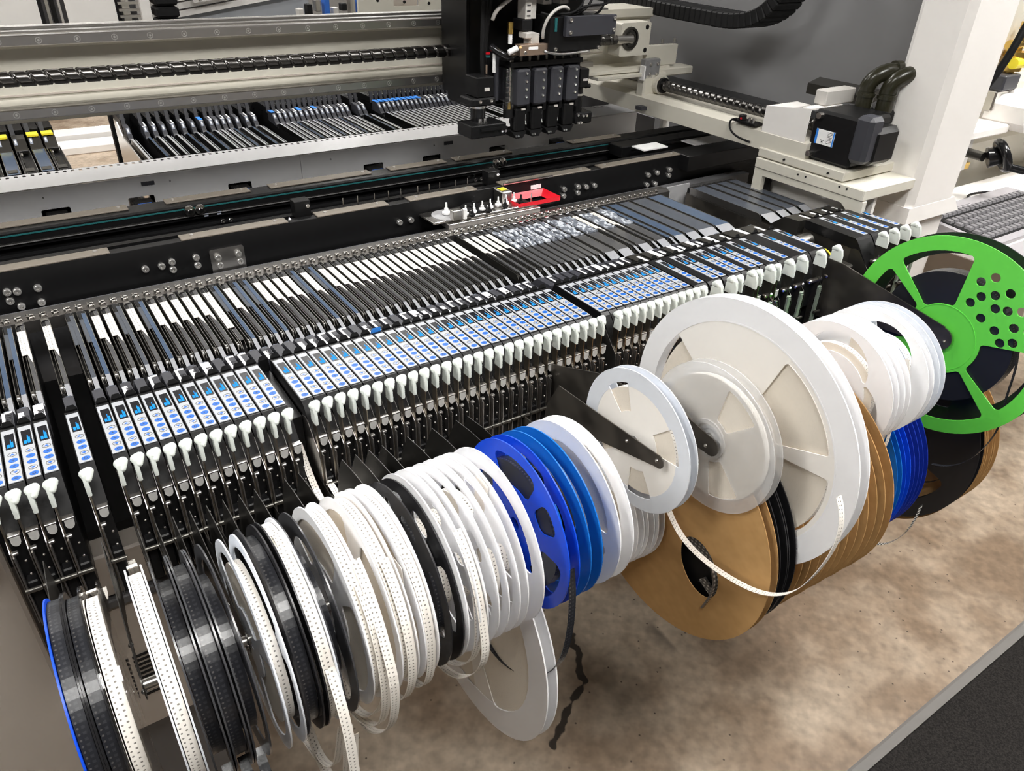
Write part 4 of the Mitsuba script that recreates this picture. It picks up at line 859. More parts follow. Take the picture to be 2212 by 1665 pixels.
def feeder(idx, kind, label, group, tag=0, text=None, width=1.0, arm=True, panel=True, flip=None, read=None, bluetag=False, arm_d=None):
    """One tape feeder: idx = lane position in 16 mm steps; width in lanes (the box grows to the left)."""
    key = thing('tape_feeder', label, 'feeder', group)
    x = FX0 + PITCH * idx
    Tm = T().translate([x, 0, 0]) if flip is None else T().translate([flip, 3.170, 0]).rotate([0, 0, 1], 180)
    P = lambda nm, d, par=key, **k: put(par, nm, {**d, 'to_world': Tm}, None, **k)
    ex = PITCH * (width - 1)                      # extra width to the left
    wide = ex > .004
    P('body', BODY if not wide else body_dict(-.0064 - ex, .0056, 'arm_steel' if idx == 89.0 else 'black_anod'))
    P('nose', NOSE_D if not wide else mikit.ply(bx(-.0056 - ex, .0048, 1.178, 1.200, .905, .9205, .001), 'black_matte'))
    for i, d in enumerate(RAILS):
        if wide and i == 0: d = mikit.ply(rail(-.0064 - ex, -.0054 - ex, ztop=.9235), 'rail_steel')
        P('guide_rail', d)
    P('bend_roller', ROLLER_D)
    if flip is None:
        P('guide_slots', SLOT_D)
    if kind == 'paper':
        P('flag', FLAG_D, label='bright steel clip'); P('tape', PAPER_D, label='white punched paper tape'); P('tape_tongue', TONGUE_D); P('cover_film', FILM_D)
    elif kind in ('blue', 'dark'):
        P('tape', BLUE_D if kind == 'blue' else DBLUE_D, label='clear tape with bluish sheen'); P('side_film', DARKFILM_D)
    elif kind == 'rear':
        P('tape', FILMW_D, label='pale silvery tape'); P('side_film', SIDEL_D)
    elif kind == 'long':
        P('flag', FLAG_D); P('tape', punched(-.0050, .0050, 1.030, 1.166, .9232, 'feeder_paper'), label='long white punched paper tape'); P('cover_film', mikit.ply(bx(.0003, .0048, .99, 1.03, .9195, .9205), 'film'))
    elif kind == 'foil':
        P('tape', mikit.ply(strip(-.0052 - ex, .0050), 'film')); P('flag', FLAG_D)
        cr = bx(-.0058 - ex, .0052, 1.075, 1.165, .9228, .9250)
        cr = cr.subdivide_to_size(.007); n_ = meshkit.fbm(cr.vertices * 150 + idx * 3.1, 3); cr.vertices[:, 2] += (n_ - .45) * .010 * (cr.vertices[:, 2] > .924)
        P('crumpled_film', mikit.ply(cr, 'foil'), label='crumpled clear cover film')
    elif kind in ('wide', 'dwide'):
        P('tape', mikit.ply(strip(-.0046 - ex, .0046), 'blue_film' if kind == 'wide' else 'dark_film'), label='wide clear tape with bluish sheen')
        P('tape_line', mikit.ply(cat([strip(-.0048 - ex, -.0042 - ex, z=.9228), strip(.0040, .0046, z=.9228)]), 'rail_steel'))
    if kind != 'long': P('bent_film', DROP_D if not wide else mikit.ply(ext_x(DROP, -.0046 - ex, .0046), 'drop_film'), label='bright bent end of the cover film')
    P('tag_plate', TAGPL_D if not wide else mikit.ply(ext_x(TAGPL, -.0062 - ex, .0054), 'gunmetal'))
    if tag >= 0:
        P('tag_label', TAGW_D[tag % 3], label='white paper tag')
        if text: P('tag_text', text_dict(text))
    P('code_window', GLASS_D); P('code_print', GLASSP_D)
    f_ = P('latch_finger', FINGERB_D if bluetag else FINGER_D if flip is None else FINGERR_D)
    if bluetag: labels[f_] = {'label': 'blue latch finger'}
    if panel:
        hl = -.0086 - ex
        cp = P('control_panel', mikit.ply(housing(hl, .0060), 'black_anod') if wide else HOUSE_D)
        if flip is None:
            for nm, d, lb in LAB_BITS: P(nm, d, cp)
            P('display_readout', READ[(read if read is not None else int(idx)) % 3], cp)
            for nm, d in BUTTONS: P(nm, d, cp)
    if flip is not None: P('latch_cap', CAP_D)
    if flip is None and panel:
        P('side_plate', SIDE_D if not wide else mikit.ply(ext_x([(.760, .925), (.750, .928), (.742, .926), (.724, .9065), (.7145, .897), (.7115, .888), (.7115, .800), (.760, .800)], -.0092 - ex, -.0080 - ex), 'gunmetal'))
        P('front_bar', FRONT_D if not wide else mikit.ply(cat([bx(-.0062, .0010, .7085, .7125, .806, .8965), bx(-.0072, .0020, .7095, .7145, .8965, .9005, .0008)]), 'green_glass'))
        P('shoe', SHOE_D)
        if not wide: P('tab', TAB_D, label='pale grey round-ended tab')
        P('tab_bar', TABBAR_D if not wide else mikit.ply(cat([bx(-.0058 - ex * .8, .0055, .7140, .7225, .9080, .9150, .002)]), 'bright_steel'))
        P('cross_rod', ROD_D); P('pins', PIN_D)
        if panel:
            lv = P('lever', LEVER_D if not wide else mikit.ply(ext_x([(.7110, .946), (.7310, .946), (.7290, .920), (.7245, .880), (.7200, .800), (.7125, .800), (.7140, .870), (.7115, .915)], -.0077, -.0065), 'gunmetal'))
            P('handle', HANDLE_D if not wide else WHANDLE_D, lv, label='translucent white lever handle')
        if arm:
            P('reel_arm', arm_d or ARM_D, label='flat steel reel arm'); 
            if arm_d is None: P('reel_pin', ARMP_D)
    return key
HOUSE_D = mikit.ply(housing(-.0086, .0060), 'black_anod')

PAPER = {2, 4, 8, 9, 11, 13, 14, 15, 16, 17, 20, 23, 24, 25, 26, 28, 30} | set(range(31, 47)) | {48, 49, 50, 51}
DARK = {6, 10, -1}
NEARTXT = {0: 'X416A', 1: 'X3', 2: '38K', 7: '22ZZA', 8: '12K', 10: '1K', 11: '30 Ohm', 12: 'E83', 13: '50 Ohm', 14: 'E83', 15: '0 Ohm', 16: '4K7', 19: '200G5', 23: 'R02', 24: 'E06', 25: '10K', 27: '1K2', 28: '2K2'}
rt = random.Random(3)
def bank(idxs, name):
    for n, i in enumerate(idxs):
        kind = 'paper' if i in PAPER else 'dark' if i in DARK else ('foil' if 51 < i < 60 else 'blue')
        txt = NEARTXT.get(i)
        tg = {0: 0, 1: 2, 2: 1, 4: -1, 6: -1, 9: -1}.get(i, rt.choice([0, 0, 1, 2, -1]))
        if i > 28 and tg >= 0 and rt.random() < .7: txt = rt.choice(['1K', '10K', '4K7', 'E33', '2K2', '47K'])
        feeder(i, kind, f'slim feeder with {KIND_TXT[kind]}, {ORD[n]} from the left in the {name}', None, tag=tg if tg != 1 or txt else 0, text=txt if tg >= 0 else None, bluetag=(i == 28), arm=i in ARMS)
ARMS = {1, 4, 6, 7, 8, 9, 10, 11, 12, 13, 15, 16, 18, 19, 20, 21, 22, 24, 26, 28, 29}
bank([-1, 0, 1, 2], 'leftmost bank')
feeder(4, 'paper', 'slim black tape feeder standing alone in the gap between two banks', None, tag=-1)
bank(list(range(6, 18)), 'twelve-feeder bank')
feeder(18, 'long', 'slim feeder with a long white tape and no control panel beside the twelve-feeder bank', None, tag=-1, panel=False, arm=False)
bank(list(range(19, 47)), 'long middle bank')
bank(list(range(48, 60)), 'bank right of the middle')
WL = [(61, 59.65), (63.15, 61.6), (64.25, 63.75), (66.15, 64.8), (67.2, 66.7), (69.0, 67.75), (70.1, 69.55), (72.1, 70.65), (74.25, 72.65), (77.4, 74.85), (80.3, 77.95)]
for n, (i, l) in enumerate(WL):
    w = (i - .53 - l) + 1
    feeder(i, ('foil', 'foil', 'paper', 'foil', 'paper', 'foil', 'wide', 'wide', 'dwide', 'dwide', 'wide')[n], f'wide black tape feeder, {ORD[n]} from the left of the wide ones', None, tag=(1 if n % 2 else 2), width=max(1.0, w), arm=False)
for n, (i, l) in enumerate([(89.0, 86.6), (91.2, 89.6), (93.5, 91.75), (95.7, 94.1)]):
    feeder(i, 'dwide', f'wide black tape feeder, {ORD[n]} in the far group by the column', None, tag=2, width=(i - .53 - l) + 1, arm=False)
garm = shapely.union_all([Polygon([(.745, .945), (.745, .83), (.70, .835), (.655, .857), (.505, .872), (.492, .911), (.64, .936), (.69, .945)]), Point(.4945, .890).buffer(.0195, 12)])
ga = thing('reel_support_arm', 'wide dark steel arm holding the green reel', 'bracket')
put(ga, 'plate', ext_x(garm, 1.1825, 1.1850), 'arm_steel'); put(ga, 'screw', ball((1.182, .485, .888), .0026, 1), 'steel'); put(ga, 'axle', cyl((1.185, .498, .887), (1.228, .498, .887), .006, 12), 'steel', 40)
fx = thing('feeder_side_frame', 'grey steel frame and motor block between the wide feeders and the far group', 'bracket')
put(fx, 'plate', ext_x([(.95, .90), (.95, .80), (.72, .80), (.72, .875), (.735, .895), (.80, .905), (.86, .915)], FX0 + PITCH * 83.2, FX0 + PITCH * 83.2 + .002), 'gunmetal')
put(fx, 'box', bx(FX0 + PITCH * 83.6, FX0 + PITCH * 85.6, .735, .80, .80, .905, .003), 'gunmetal'); put(fx, 'cylinder', cyl((FX0 + PITCH * 83.4, .845, .915), (FX0 + PITCH * 85.6, .845, .915), .016, 18), 'steel', 40)
put(fx, 'yellow_wire', tube(smooth_path([(1.262, .80, .905), (1.262, .785, .925), (1.262, .770, .92), (1.262, .765, .90)], 12), .0018, 6), 'yellow_label', smooth=True); put(fx, 'cover', bx(FX0 + PITCH * 83.3, FX0 + PITCH * 86, .86, .94, .895, .907, .001), 'black_matte')

# feeders of the rear bank, facing the other way
RK = 0
def rear(xs, kinds, name, wd=1.0):
    global RK
    for n, x in enumerate(xs):
        kd = kinds[n % len(kinds)]
        bl = n < 10 if 'head' in name else n in (0, 5, 8) if 'middle' in name else n == 7
        feeder(0, kd, f'slim black rear feeder, {ORD[n]} from the left in the {name}', None, tag=0 if RK % 3 else -1, flip=x, bluetag=False, width=wd)
        if bl: put(f'tape_feeder_{COUNT["tape_feeder"]:03d}', 'blue_tag', bx(x - .0055, x + .0060, 2.250, 2.282, .9385, .9405, .0006), 'blue_label', label='blue tag')
        RK += 1
for n, (x, k) in enumerate([(-.027, 'none'), (0.007, 'wide'), (0.041, 'none'), (0.0745, 'wide'), (0.107, 'none')]):
    kf = feeder(0, k, f'wide rear feeder with {"yellow" if n != 2 else "pale"} tag, {ORD[n]} from the left, left of the floor gap', None, tag=-1, flip=x, width=2.0)
    if n != 2: put(kf, 'yellow_tag', bx(x - .0055, x + .020, 2.248, 2.280, .9385, .9440, .0008), 'yellow_label', label='yellow tag')
    put(kf, 'bright_edge', bx(x + .0215, x + .0225, 1.99, 2.19, .915, .926), 'bright_steel'); put(kf, 'end_window', bx(x - .003, x + .017, 1.995, 2.022, .921, .9235, .001), 'gunmetal')
rear([0.2985 + .0, 0.341, 0.363, 0.386, 0.411, 0.437, 0.462, 0.487, 0.511, 0.527, 0.545, 0.561, 0.583, 0.610, 0.632], ['rear', 'blue', 'rear', 'rear', 'rear', 'blue'], 'group beside the floor gap')
rear([0.690 + .016 * k for k in range(15)] + [0.951, 0.967], ['rear', 'rear', 'rear', 'blue'], 'middle rear group')
rear([1.020 + .016 * k for k in range(18)] + [1.33, 1.346, 1.362], ['rear'], 'rear group by the head')
# ------------------------------------------------------------------ component reels
def ring_sector(a0, a1, r0, r1, fil=.004, n=14):
    """A window between two angles (degrees; 0 = away from the operator, 90 = up), rounded."""
    t = np.radians(np.linspace(a0, a1, n))
    p = Polygon([(r1 * math.cos(a), r1 * math.sin(a)) for a in t] + [(r0 * math.cos(a), r0 * math.sin(a)) for a in t[::-1]])
    return p.buffer(-fil).buffer(fil)

def flange_poly(style, R, rot=0.0):
    p = Point(0, 0).buffer(R, 40)
    hub = .0068
    cuts = []
    if style == 'kidney':        # three long windows towards the rim and a small hub hole
        cuts = [ring_sector(a + 10, a + 104, .040 * R / .089, .078 * R / .089, .007) for a in (0, 120, 240)]
    elif style == 'crescent':    # thin lens shaped windows
        for a in (0, 120, 240):
            c = Point(.033 * math.cos(math.radians(a + 60)), .033 * math.sin(math.radians(a + 60))).buffer(.046, 24).difference(Point(0, 0).buffer(.050, 24))
            cuts.append(c.buffer(-.003).buffer(.003))
    elif style == 'holes':       # oval and round openings alternating
        for a in (0, 120, 240): cuts += [ring_sector(a + 5, a + 62, .044, .077, .009), ring_sector(a + 76, a + 102, .046, .075, .009)]
    elif style == 'small_windows':
        cuts = [ring_sector(a0, a1, .037, .072, .0012) for a0, a1 in ((42, 72), (137, 173), (236, 270), (318, 352))]
    elif style == 'wide_windows':
        cuts = [ring_sector(a + 8, a + 112, .030 * R / .089, .078 * R / .089, .008) for a in (0, 120, 240)]
    elif style == 'three_long':  # wide slots beside broad spokes
        cuts = [ring_sector(a0, a1, .046, .071, .006) for a0, a1 in ((66, 172), (186, 292), (306, 412))]
    elif style == 'fan':
        cuts = [ring_sector(100, 138, .028, .072, .003), ring_sector(222, 258, .028, .072, .003), ring_sector(-20, 18, .028, .072, .003)]
    elif style == 'big':
        cuts = [ring_sector(111, 160, .061, .131, .006), ring_sector(172, 225, .064, .131, .006), ring_sector(232, 282, .080, .133, .006), ring_sector(0, 38, .095, .138, .006)]; hub = .0075
    elif style == 'bigthree':
        cuts = [ring_sector(a, a + 100, .060, .132, .008) for a in (10, 130, 250)]; hub = .0075
    elif style == 'green':
        cuts = [ring_sector(44, 93, .056, .142, .007), ring_sector(166, 213, .062, .142, .007), ring_sector(222, 282, .060, .142, .007), ring_sector(-24, 35, .062, .140, .007)]
        for rr, a in ((.076, 108), (.072, 130), (.084, 148), (.094, 112), (.098, 128), (.090, 165 - 4), (.112, 104), (.110, 119), (.112, 134), (.112, 148), (.130, 110), (.129, 124), (.130, 138), (.131, 152), (.108, 160)):
            if style: cuts.append(Point(rr * math.cos(math.radians(a)), rr * math.sin(math.radians(a))).buffer(.0072, 10))
        hub = .0075
    elif style == 'blackwin':
        cuts = [ring_sector(196, 236, .070, .158, .010), ring_sector(250, 290, .070, .158, .010)]; hub = .0075
    elif style == 'cardhole':
        cuts = []; hub = .0
        cuts = [affinity.rotate(affinity.scale(Point(-.068, -.032).buffer(1, 20), .040, .030), 60, origin=(-.068, -.032))]
    elif style == 'card':
        hub = .030
    if rot: cuts = [affinity.rotate(c, rot, origin=(0, 0)) for c in cuts]
    if hub: cuts.append(Point(0, 0).buffer(hub, 14))
    return p.difference(shapely.union_all(cuts)) if cuts else p

def flange_mesh(style, R, t, rot=0.0, r0=0.0, r1=9.0):
    p = flange_poly(style, R, rot)
    if r0 > 0: p = p.difference(Point(0, 0).buffer(r0, 40))
    if r1 < R: p = p.intersection(Point(0, 0).buffer(r1, 40))
    return ext_x(p, -t / 2, t / 2)

def pack_mesh(r0, r1, w, n=72):
    """The wound tape: outside with lengthwise uv, sides with radial uv."""
    t = np.linspace(0, 2 * PI, n + 1)
    c, s = np.cos(t), np.sin(t)
    V, F, U = [], [], []
    def band(ra, xa, rb, xb, ua, ub):
        k = sum(len(v) for v in V)
        V.append(np.c_[np.full(n + 1, xa), ra * c, ra * s]); V.append(np.c_[np.full(n + 1, xb), rb * c, rb * s])
        U.append(ua); U.append(ub)
        i = np.arange(n)
        F.append(np.vstack([np.c_[k + i, k + i + 1, k + n + 2 + i], np.c_[k + i, k + n + 2 + i, k + n + 1 + i]]))
    L = t * r1
    band(r1, -w / 2, r1, w / 2, np.c_[L, np.full(n + 1, -.0042)], np.c_[L, np.full(n + 1, .0042)])
    o = np.ones(n + 1)
    band(r0, -w / 2, r1, -w / 2, np.c_[o * r0, o], np.c_[o * r1, o])
    band(r1, w / 2, r0, w / 2, np.c_[o * r1, o], np.c_[o * r0, o])
    band(r0, w / 2, r0, -w / 2, np.c_[o * r0, o], np.c_[o * r0, o])
    return np.vstack(V), np.vstack(F), np.vstack(U)

RC = {}
def cached(key, fn):
    if key not in RC: RC[key] = fn()
    return RC[key]

def reel(x, label, group=None, R=.089, c=(.455, .935), w=.0115, style='kidney', mats=('reel_white', 'reel_white'), tape=('tape_paper', .070), rot=0.0, tilt=(0.0, 0.0), sticker=0, hubm=None, t=.0013, style2=None, hub_r=.030, web=None):
    key = thing('component_reel', label, 'reel', group)
    Tm = T().translate([x, c[0], c[1]]).rotate([0, 0, 1], tilt[0]).rotate([0, 1, 0], tilt[1])
    P = lambda nm, d, m=None, **k: put(key, nm, {**d, 'to_world': Tm}, None, **k)
    for s, m in ((-1, mats[0]), (1, mats[1])):
        st = style if s < 0 or not style2 else style2
        r0 = web if web and s < 0 else 0.0
        d = cached(('f', st, R, t, rot, m, s, w, r0), lambda: mikit.ply(flange_mesh(st, R, t, rot, r0).apply_translation((s * w / 2, 0, 0)), m))
        fk = P('flange', d)
        if r0:
            put(fk, 'inner_web', {**mikit.ply(flange_mesh(st, R, t * .7, rot, 0, web).apply_translation((s * w / 2 + t * .1, 0, 0)), 'reel_cream'), 'to_world': Tm}, None, label='cream inner face')
    if hubm is None: hubm = mats[0]
    hr = hub_r if tape[1] > hub_r + .004 else tape[1] - .004
    tw = w - .0024 if w < .0123 else min(w - .0050, .0125 if w < .02 else w - .004)
    if tape[0]:
        if (tape, w) not in RC:
            v, f, u = pack_mesh(hr, tape[1], tw)
            RC[(tape, w)] = mikit.ply(trimesh.Trimesh(v, f, process=False), tape[0], uv=u)
        P('wound_tape', RC[(tape, w)])
    P('hub', cached(('h', hubm, w, hr), lambda: mikit.ply(ext_x(Point(0, 0).buffer(hr, 16).difference(Point(0, 0).buffer(min(hr - .004, .020) if hr < .028 else .0235, 16)).union(Point(0, 0).buffer(.0105, 12).difference(Point(0, 0).buffer(.0066, 12))), -w / 2 + .0009, w / 2 - .0009), hubm)))
    for q in range(sticker):
        a = math.radians(rng.uniform(95, 170)); rr = R * .74
        st = affinity.rotate(sbox(-.020, -.010, .020, .010), rng.uniform(60, 130), origin=(0, 0))
        st = affinity.translate(st, rr * math.cos(a), rr * math.sin(a)).intersection(Point(0, 0).buffer(R - .003, 24))
        P('paper_label', mikit.ply(ext_x(st, -w / 2 - .0022, -w / 2 - .0016), 'paper'), label='white paper label')
    return key

def ribbon(yz, x, w=.008, t=.0006, m='tape_paper', n=48, dx=0.0, closed=False):
    """A strip of tape along a path in (y, z); dx shifts x along the path."""
    p = smooth_path(yz, n)
    d = np.gradient(p, axis=0); d /= np.linalg.norm(d, axis=1, keepdims=True)
    nm = np.c_[-d[:, 1], d[:, 0]]
    s = np.r_[0, np.cumsum(np.linalg.norm(np.diff(p, axis=0), axis=1))]
    xs = x + dx * np.linspace(0, 1, n)
    V, U = [], []
    for o, sx in ((t / 2, -1), (t / 2, 1), (-t / 2, 1), (-t / 2, -1)):
        q = p + nm * o
        V.append(np.c_[xs + sx * w / 2, q]); U.append(np.c_[s, np.full(n, sx * .0042)])
    F, i = [], np.arange(n - 1)
    for a in range(4):
        b = (a + 1) % 4
        F.append(np.vstack([np.c_[a * n + i, a * n + i + 1, b * n + i + 1], np.c_[a * n + i, b * n + i + 1, b * n + i]]))
    return mikit.ply(trimesh.Trimesh(np.vstack(V), np.vstack(F), process=False), m, uv=np.vstack(U))

def lx(i): return FX0 + PITCH * i
ML2 = 'reel_white'
W_, BK, SM, ML = 'reel_white', 'reel_black', 'reel_smoke', 'reel_milk'

# left end: reels seen almost edge on
reel(-.0575, 'reel of black tape with a blue left rim, at the lower left corner', mats=('reel_blue', 'haze_dark'), tape=('tape_black', .086), style='plain', w=.0105)
reel(-.0455, 'reel of black tape with smoky flanges, second at the lower left corner', mats=('haze_dark', 'haze_dark'), tape=('tape_black', .083), style='plain', w=.0105)
X2, X4 = -.0335, -.0020
r2 = reel(X2, 'reel of white punched tape with clear flanges, beside the black tape reels at lower left', mats=('clear_plastic', 'clear_plastic'), tape=('tape_paper', .078), style='plain', hubm=W_)
put(r2, 'tape_run', ribbon([(.66, .862), (.60, .90), (.545, .965), (.51, .995)], X2), None)
r4 = reel(X4, 'reel of white punched tape with white flanges, alone at the lower left', mats=(ML, ML), tape=('tape_paper', .0835), style='plain', hubm=W_)
put(r4, 'tape_run', ribbon([(.72, .832), (.66, .845), (.60, .90), (.555, .965), (.515, 1.000)], X4), None)
for i, nm, tr in ((6, 'left', .070), (7, 'middle', .078), (8, 'right', .064)):
    X = .0155 + .0129 * (i - 6)
    k = reel(X, f'black reel with dark tape, {nm} of the three in the lower left cluster', mats=(SM, SM), tape=('tape_black', tr), style='crescent', rot=17 * i, tilt=(0.8 * (i - 7), .6 * (i - 7)))
    put(k, 'loose_tape', ribbon([(.41, .86), (.368, .82), (.352, .77), (.362, .70), (.39, .64), (.44, .60)], X + .002, m='tape_black'), None)
k = reel(lx(9), 'milky grey reel with cream tape, right of the black cluster', mats=(ML, ML), tape=('tape_paper', .068), style='wide_windows', rot=20, c=(.452, .9345))
reel(lx(10), 'black reel between the milky grey reel and the white overflowing one', mats=(BK, BK), tape=('tape_black', .080), style='crescent')
k = reel(lx(11), 'reel with a black and a white flange, its white tape hanging down', mats=(BK, ML), tape=('tape_paper', .0855), style='crescent', style2='kidney', sticker=0)
put(k, 'hanging_tape', ribbon([(.470, 1.022), (.42, 1.006), (.383, .971), (.362, .945), (.349, .905), (.346, .850), (.350, .78), (.37, .70)], lx(11) + .001), None, label='white punched tape hanging down')
put(k, 'hanging_tape', ribbon([(.56, .645), (.526, .668), (.49, .690), (.45, .713), (.40, .705), (.37, .70)], lx(11) + .004), None)
for q, pth in enumerate(([(.515, .835), (.500, .760), (.470, .727), (.425, .760), (.385, .84), (.365, .90)], [(.52, .84), (.51, .745), (.478, .705), (.425, .735), (.378, .82), (.358, .905)], [(.525, .84), (.518, .730), (.485, .685), (.42, .712), (.372, .80), (.352, .90)])):
    put(k, 'tape_loop', ribbon(pth, lx(11) + .002 + .002 * q), None)
reel(.1135, 'smoky black reel left of the group of white reels', mats=(SM, SM), tape=('tape_black', .058), style='crescent', rot=40)
k = reel(.1385, 'white reel with a thick cream coil, first of the three by the smoky reel', tape=('tape_paper', .0840), style='kidney', rot=8, w=.0115, sticker=0)
put(k, 'tape_loop', ribbon([(.500, .86), (.469, .762), (.439, .772), (.40, .810), (.369, .862), (.3575, .906), (.3575, .935), (.363, .952), (.370, .967), (.388, .994), (.416, 1.0155)], .1455), None, label='loop of white punched tape')
put(k, 'tape_loop', ribbon([(.49, .86), (.455, .782), (.42, .812), (.388, .862), (.370, .905), (.369, .935), (.375, .972), (.396, 1.000)], .1430), None); put(k, 'tape_loop', ribbon([(.50, .87), (.462, .772), (.425, .798), (.382, .852), (.366, .905), (.367, .94), (.378, .978), (.402, 1.004)], .1412), None)
k = reel(.1580 + .0075, 'white reel with broad cream tape, second of the three by the smoky reel', tape=('tape_paper', .0840), style='kidney', rot=-25, w=.0145, sticker=0)
put(k, 'tape_loop', ribbon([(.47, .875), (.445, .838), (.41, .838), (.38, .872), (.367, .915), (.3685, .95), (.383, .985), (.410, 1.010)], .1665), None)
k = reel(.1855, 'white reel with a paper label, left of the matt black reel', tape=('tape_paper', .0815), style='kidney', rot=30, w=.0120, sticker=1)
put(k, 'tape_loop', ribbon([(.47, .872), (.440, .842), (.405, .846), (.379, .878), (.370, .92), (.3715, .95), (.385, .983), (.412, 1.0075)], .1860), None)
put(None, 'paper_tape', ribbon([(.775, .90), (.745, .876), (.715, .850), (.687, .842), (.66, .842)], .2095), None); labels['paper_tape'] = {'label': 'white punched tape running down between two feeder banks, left one', 'category': 'tape'}
put(None, 'paper_tape', ribbon([(.781, .885), (.738, .861), (.70, .852), (.66, .850)], .2265), None); labels['paper_tape_001'] = {'label': 'white punched tape slanting down between two feeder banks, right one', 'category': 'tape'}
reel(lx(18), 'matt black reel with round rim dimples between the white groups', mats=(BK, BK), tape=('tape_black', .062), style='holes', rot=12, c=(.4605, .9265))
names = ['first', 'second', 'third', 'fourth', 'fifth']
for q, (i, st, ro, tr, mt) in enumerate(((.2262, 'holes', 8, .042, W_), (.2452, 'holes', 46, .044, W_), (.2670, 'kidney', 10, .058, W_), (.2900, 'three_long', 4, .040, W_))):
    k = reel(i, f'white reel, {names[q]} of the four between the matt black and blue reels', style=st, rot=ro, tape=('tape_paper', tr), mats=(mt, mt), sticker=(0, 0, 0, 1)[q], w=(.0115, .0115, .0115, .0170)[q])
    if q == 0:
        put(k, 'tape_loop', ribbon([(.50, .87), (.475, .79), (.44, .796), (.41, .815), (.385, .845), (.366, .88), (.361, .905), (.364, .927), (.371, .955), (.388, .988), (.41, 1.008)], .2340), None, label='loop of white punched tape')
        put(k, 'tape_loop', ribbon([(.48, .87), (.45, .812), (.412, .832), (.39, .858), (.375, .892), (.372, .92), (.376, .96)], .2335), None)
bl = reel(.3328, 'bright blue reel with black tape, left of the two blue reels', style='holes', rot=52, mats=('reel_blue', 'reel_blue'), tape=('tape_black', .0675), tilt=(0, 0))
put(bl, 'hanging_tape', ribbon([(.520, .80), (.495, .770), (.470, .7575), (.45, .752), (.418, .760), (.385, .786), (.362, .826), (.357, .870), (.363, .914), (.372, .94)], .300, dx=.033, m='tape_black', n=60), None, label='black embossed tape hanging in a loop')
reel(.3590, 'azure blue reel with long windows, right of the two blue reels', style='three_long', rot=-6, mats=('reel_azure', 'reel_azure'), tape=('tape_black', .052), w=.0135)
reel(.3960, 'white reel with wide spokes and cream tape right of the azure blue reel', style='three_long', rot=0, tape=('tape_paper', .0685), w=.0160)
for q in range(3):
    reel(.5400 + .0130 * q, f'dull white reel low behind the reel with the long steel arm, {names[q]} from the left', style='crescent', rot=23 * q, tape=('tape_paper', .060), c=(.567 - .004 * q, .782 + .004 * q), w=.0100)
reel(.5300, 'white reel with four small windows behind the long bare steel arm', style='small_windows', tape=('tape_paper', .066), c=(.499, .933), mats=(ML, ML), hubm=W_, hub_r=.014, web=.068)
nf = put(None, 'steel_arm', ext_x(Polygon([(.745, .850), (.745, .80), (.70, .805), (.547, .907), (.452, .9310), (.449, .9475), (.634, .9395), (.655, .90), (.665, .85)]).union(Point(.4500, .9395).buffer(.0085, 10)), .5145, .5158), 'arm_steel')
labels[nf] = {'label': 'long bare steel arm crossing in front of the white reel with four small windows', 'category': 'bracket'}
put(nf, 'screw', ball((.5143, .501, .936), .0024, 1), 'steel'); put(nf, 'screw', ball((.5143, .4515, .9400), .0024, 1), 'steel')
nf2 = put(None, 'steel_arm', ext_x(Polygon([(.745, .905), (.745, .84), (.60, .915), (.475, .945), (.42, .946), (.425, .968), (.475, .976), (.62, .950), (.70, .92)]).union(Point(.4245, .957).buffer(.0115, 10)), .5655, .5668), 'arm_steel')
labels[nf2] = {'label': 'steel arm with rounded tip at the hub of the clear reel', 'category': 'bracket'}
put(nf2, 'screw', ball((.5652, .430, .955), .0024, 1), 'steel'); put(nf2, 'axle', cyl((.566, .434, .959), (.588, .434, .959), .006, 12), 'steel', 40)
k = reel(.5805, 'clear plastic reel full of cream tape in front of the large white reel', style='fan', tape=('tape_paper', .0745), mats=('haze_plastic', 'haze_plastic'), c=(.434, .959), hubm=W_, hub_r=.016, w=.0125)
put(k, 'clear_hub_ring', ext_x(Point(.434, .959).buffer(.0235, 24).difference(Point(.434, .959).buffer(.019, 24)), .5715, .5745), 'haze_plastic')
put(k, 'hanging_tape', ribbon([(.500, .90), (.480, .858), (.462, .832), (.437, .812), (.396, .804), (.354, .809), (.318, .822), (.288, .850), (.272, .886), (.264, .92), (.262, .955), (.275, .99)], .563, dx=.012, n=70), None, label='long loop of white punched tape')
bg = reel(.6420, 'large white reel full of cream tape, the biggest reel in the middle', R=.165, c=(.448, .935), style='big', w=.0160, tape=('tape_paper', .1275), rot=0, hub_r=.050, t=.0016, web=.137, mats=(ML2, W_))
put(bg, 'recess_ring', ext_x(Point(.448, .935).buffer(.1385, 60).difference(Point(.448, .935).buffer(.1365, 60)), .6330, .6334), W_)
